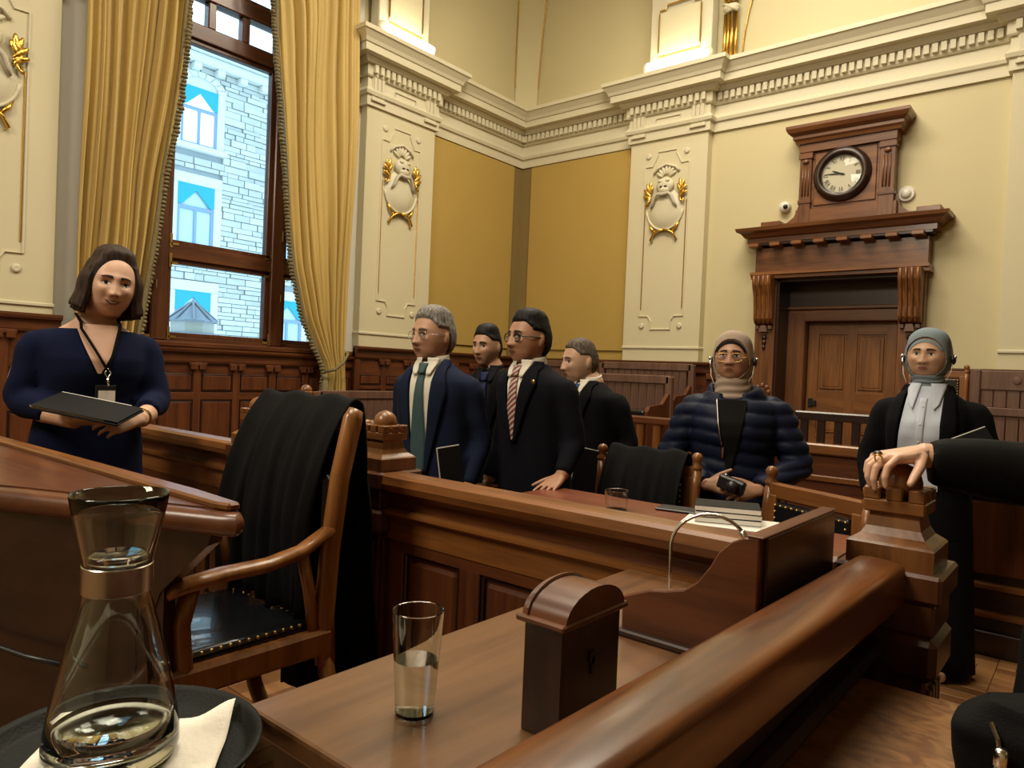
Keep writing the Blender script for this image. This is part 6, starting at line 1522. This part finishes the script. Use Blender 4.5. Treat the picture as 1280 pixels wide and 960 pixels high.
p.skirt('under_black', .80, .06, .25, .20, 'long_skirt')
p.face('brow_dark', 'lips_brown', eye_h=.0050, bag=True, smile=-.5); p.glasses('brass', w=.0265, h=.0205, r=.0012, z=-.007)
p.hijab('hijab_beige', .0790, .092, -.014, .015, 1.285, 'under_black', (.074, .092, .128)); p.headset(-.010)
cmr = thing('compact_camera', 'small black camera in the hands of the woman in the quilted coat', 'camera', p.t.location, p.t.rotation_euler.z)
RF = Matrix.Translation((.035, -.345, .858)) @ Matrix.Rotation(math.radians(-14), 4, 'Z') @ Matrix.Rotation(math.radians(16), 4, 'Y')
ob('body', MB().box(-.058, .058, -.020, .020, -.030, .030, bev=.008, seg=2).xform(RF), 'black_plastic', cmr, local=True)
ob('lens', MB().lathe([(0, -.055), (.020, -.055), (.024, -.050), (.026, -.020), (0, -.018)], 24, (.015, 0, 0), axis='y').xform(RF), 'black_plastic', cmr, True, local=True)
ob('shutter_button', MB().lathe([(0, .030), (.008, .030), (.007, .036), (0, .036)], 12, (-.035, 0, 0)).xform(RF), 'chrome', cmr, True, local=True)
# ---------------------------------------------------------------- woman in the blazer
p = Person('woman in a grey headscarf, pale blue shirt and black blazer', (-0.635, 3.821, 0), -.01, 1.58, 'skin_gold', dict(jaw=.14, chk=.008, nose=.9, nose_w=1.2, w=.087, h=.113, cheek=.5, chin=.004, jowl=.005))
p.sections([(z, a*1.04, b*1.12, *(r or (0,))) for z, a, b, *r in TORSO_F], lean=(-.005, -.01)); p.set_head((-.014, -.022, 1.457), yaw=math.radians(-3), pitch=-.02, roll=.02, scale=.96)
k = p.k
sh = [(-.195, .0, 1.235), (.195, .01, 1.240)]; el = [(-.245, -.03, .965), (.240, .02, .99)]; wr = [(-.215, -.10, .79), (.150, -.215, .985)]
p.body(sh, el, wr, [hang(0), dict(fdir=(-.45, -.75, .25), back=(.75, -.5, .2), curl=(.6, .65, .7, .75), thumb=(.5, .8, .1))])
p.jacket('suit_black', 'blazer', sh, el, wr, hem=.66*k, sleeve=(.066, .056, .046), seed=14)
# shirt with collar, placket and buttons
p.patch('shirt_front', 'shirt_blue', 1.40, .90, lambda v: -lerp(.072, .115, min(1, v*1.3)), lambda v: lerp(.078, .075, v), .008, 18, 30, push=lambda u, v: .002*math.sin(u*9+v*14))
p.patch('placket', 'shirt_blue', 1.34, .90, lambda v: -.016-.012*v, lambda v: .014-.012*v, .0115, 4, 26, .002)
for i in range(5): z = (1.30-i*.085)*k; p.O('shirt_button', MB().ball((-.004-.012*i/5, p.ty(0, z, .0150), z), (.0045, .002, .0045), 8, 6), 'white_plastic')
for sg in (-1, 1):
    p.patch('shirt_collar', 'shirt_blue', 1.412, 1.285, lambda v, sg=sg: sg*lerp(.020, .045, v), lambda v, sg=sg: sg*lerp(.085, .060, v)*(1 if v < .8 else 1-.25*(v-.8)/.2), .014, 6, 10, .004)
    p.patch('lapel', 'suit_black', 1.405, .92, lambda v, sg=sg: sg*lerp(.080, .118 if sg < 0 else .080, min(1, v*1.3)), lambda v, sg=sg: sg*(lerp(.080, .118 if sg < 0 else .080, min(1, v*1.3))+(.025+.035*math.sin(min(1, v*1.6)*PI*.75))), .012, 6, 24, .006)
p.skirt('suit_black', .84, .03, .24, .19, 'long_skirt')
p.face('brow_dark', 'lips_rose', eye_h=.0054)
p.hijab('hijab_grey', .0820, .091, -.014, .016, 1.36, 'hijab_grey', (.072, .070, .075)); p.headset(-.014)
fo = thing('notebook', 'black notebook with white page edges under the arm of the blazer woman', 'notebook', p.t.location, p.t.rotation_euler.z)
RF = Matrix.Translation((.190, -.190, 1.040)) @ Matrix.Rotation(math.radians(42), 4, 'Z') @ Matrix.Rotation(math.radians(-22), 4, 'Y') @ Matrix.Rotation(math.radians(-25), 4, 'X')
ob('cover', MB().box(-.115, .115, -.012, -.009, -.11, .075, bev=.001).box(-.115, .115, .009, .012, -.11, .075, bev=.001).xform(RF), 'cover_black', fo, local=True)
ob('page_block', MB().box(-.117, .116, -.009, .009, -.108, .079).xform(RF), 'white_paper', fo, local=True)
# ---------------------------------------------------------------- person in the gown whose hand rests on the post
p = Person('person in a black gown, ringed hand resting on the newel post acorn', (.105, 1.70, .17), -.55, 1.62, 'skin_fair', dict())
p.sections(TORSO_M); p.set_head((0, -.02, 1.49), yaw=0)
k = p.k
c, s = math.cos(.55), math.sin(.55)
def L(x, y, z): x -= .105; y -= 1.70; return Vector((c*x-s*y, s*x+c*y, z-.17))
sh = [(-.165, -.01, 1.32), (.18, -.0, 1.32)]; wr = [L(-.262, 1.480, 1.182), Vector((.235, -.06, .80))]; el = [L(.055, 1.625, 1.150), Vector((.245, .02, 1.04))]
def LD(x, y, z): return Vector((c*x-s*y, s*x+c*y, z))
p.body(sh, el, wr, [None, hang(1)], ears=True, arm_r=(.040, .028, .020), voxel=.0045)
mb = MB(); hand_parts(mb, L(-.262, 1.480, 1.182), LD(-.55, -.82, -.10), LD(-.10, -.10, 1), -1, curl=(.62, .66, .70, .72), thumb=(.55, .75, -.42), s=.86, splay=.10, tcurl=.4)
limb(mb, [L(-.258, 1.486, 1.181), L(-.17, 1.530, 1.174), L(.03, 1.615, 1.152)], [.022, .023, .026], 14)
p.O('hand', remesh('hand', mb, .0022, 3, .4), 'skin_fair', True, p.bd)
cuff = L(-.245, 1.492, 1.178)
def drape(mb):
    # wide gown sleeve falling below the forearm
    R = []
    for i in range(7):
        t = i/6; ct = Vector(cuff).lerp(Vector(el[0]), t*1.15); up = lerp(.034, .060, t); dn = lerp(.052, .085, t)
        ax = (Vector(el[0])-Vector(cuff)).normalized(); sd = ax.cross(Vector((0, 0, 1))).normalized()
        R.append([ct + sd*(lerp(.036, .055, t)*math.cos(a)) + Vector((0, 0, (up if math.sin(a) > 0 else dn)*math.sin(a))) for a in [2*PI*j/24 for j in range(24)]])
    mb.rings(R)
    R = []
    for i in range(14):
        z = lerp(.03, 1.38, i/13)*k; f = 1-i/13
        R.append([Vector(((.185+.075*f)*math.cos(a)*(1+.03*math.sin(a*11)*f), (.135+.085*f)*math.sin(a)*(1+.03*math.sin(a*11)*f), z)) for a in [2*PI*j/60 for j in range(60)]])
    mb.rings(R)
p.jacket('gown_black', 'gown', sh, el, [Vector(cuff), wr[1]], sleeve=(.085, .070, .040), voxel=.009, folds=.007, seed=20, extra=drape, sm=3)
p.face('brow_dark', 'lips_rose'); p.hair('hair_brown', short_line(), lambda x, y, z: .012, 'hair')
hb = (L(-.262, 1.480, 1.182) + LD(-.55, -.82, -.10).normalized()*.095 + LD(-.10, -.10, 1)*.004)
hb = hb - LD(-.10, -.10, 1)*.004
yv = LD(-.55, -.82, -.28).normalized(); xv = yv.cross(LD(-.1, -.10, 1)).normalized(); zv = xv.cross(yv).normalized()
rg = thing('ring', 'gold ring with a dark oval stone on the hand over the post', 'ring', p.t.location, p.t.rotation_euler.z)
hb = hb - xv*.009 + zv*.001
ob('band', MB().tube([hb+xv*(.0088*math.cos(t))+zv*(.0088*math.sin(t)) for t in [2*PI*i/20 for i in range(20)]], .0016, 6, closed=True), 'gold_leaf', rg, True, local=True)
ob('stone', MB().ball(hb+zv*.0112, (.0085, .0065, .0040), 14, 8, Matrix((xv, yv, zv)).transposed()), 'black_plastic', rg, True, local=True)
ob('bezel', MB().ball(hb+zv*.0098, (.0100, .0078, .0028), 14, 8, Matrix((xv, yv, zv)).transposed()), 'gold_leaf', rg, True, local=True)

pp_ = MB().tube([Vector((-(.185+.075*(1-(z/k-.03)/1.35))*1.03, -.03, z)) for z in [lerp(.55, 1.05, i/10) for i in range(11)]], .004, 6)
p.O('piping', pp_, 'steel_band')
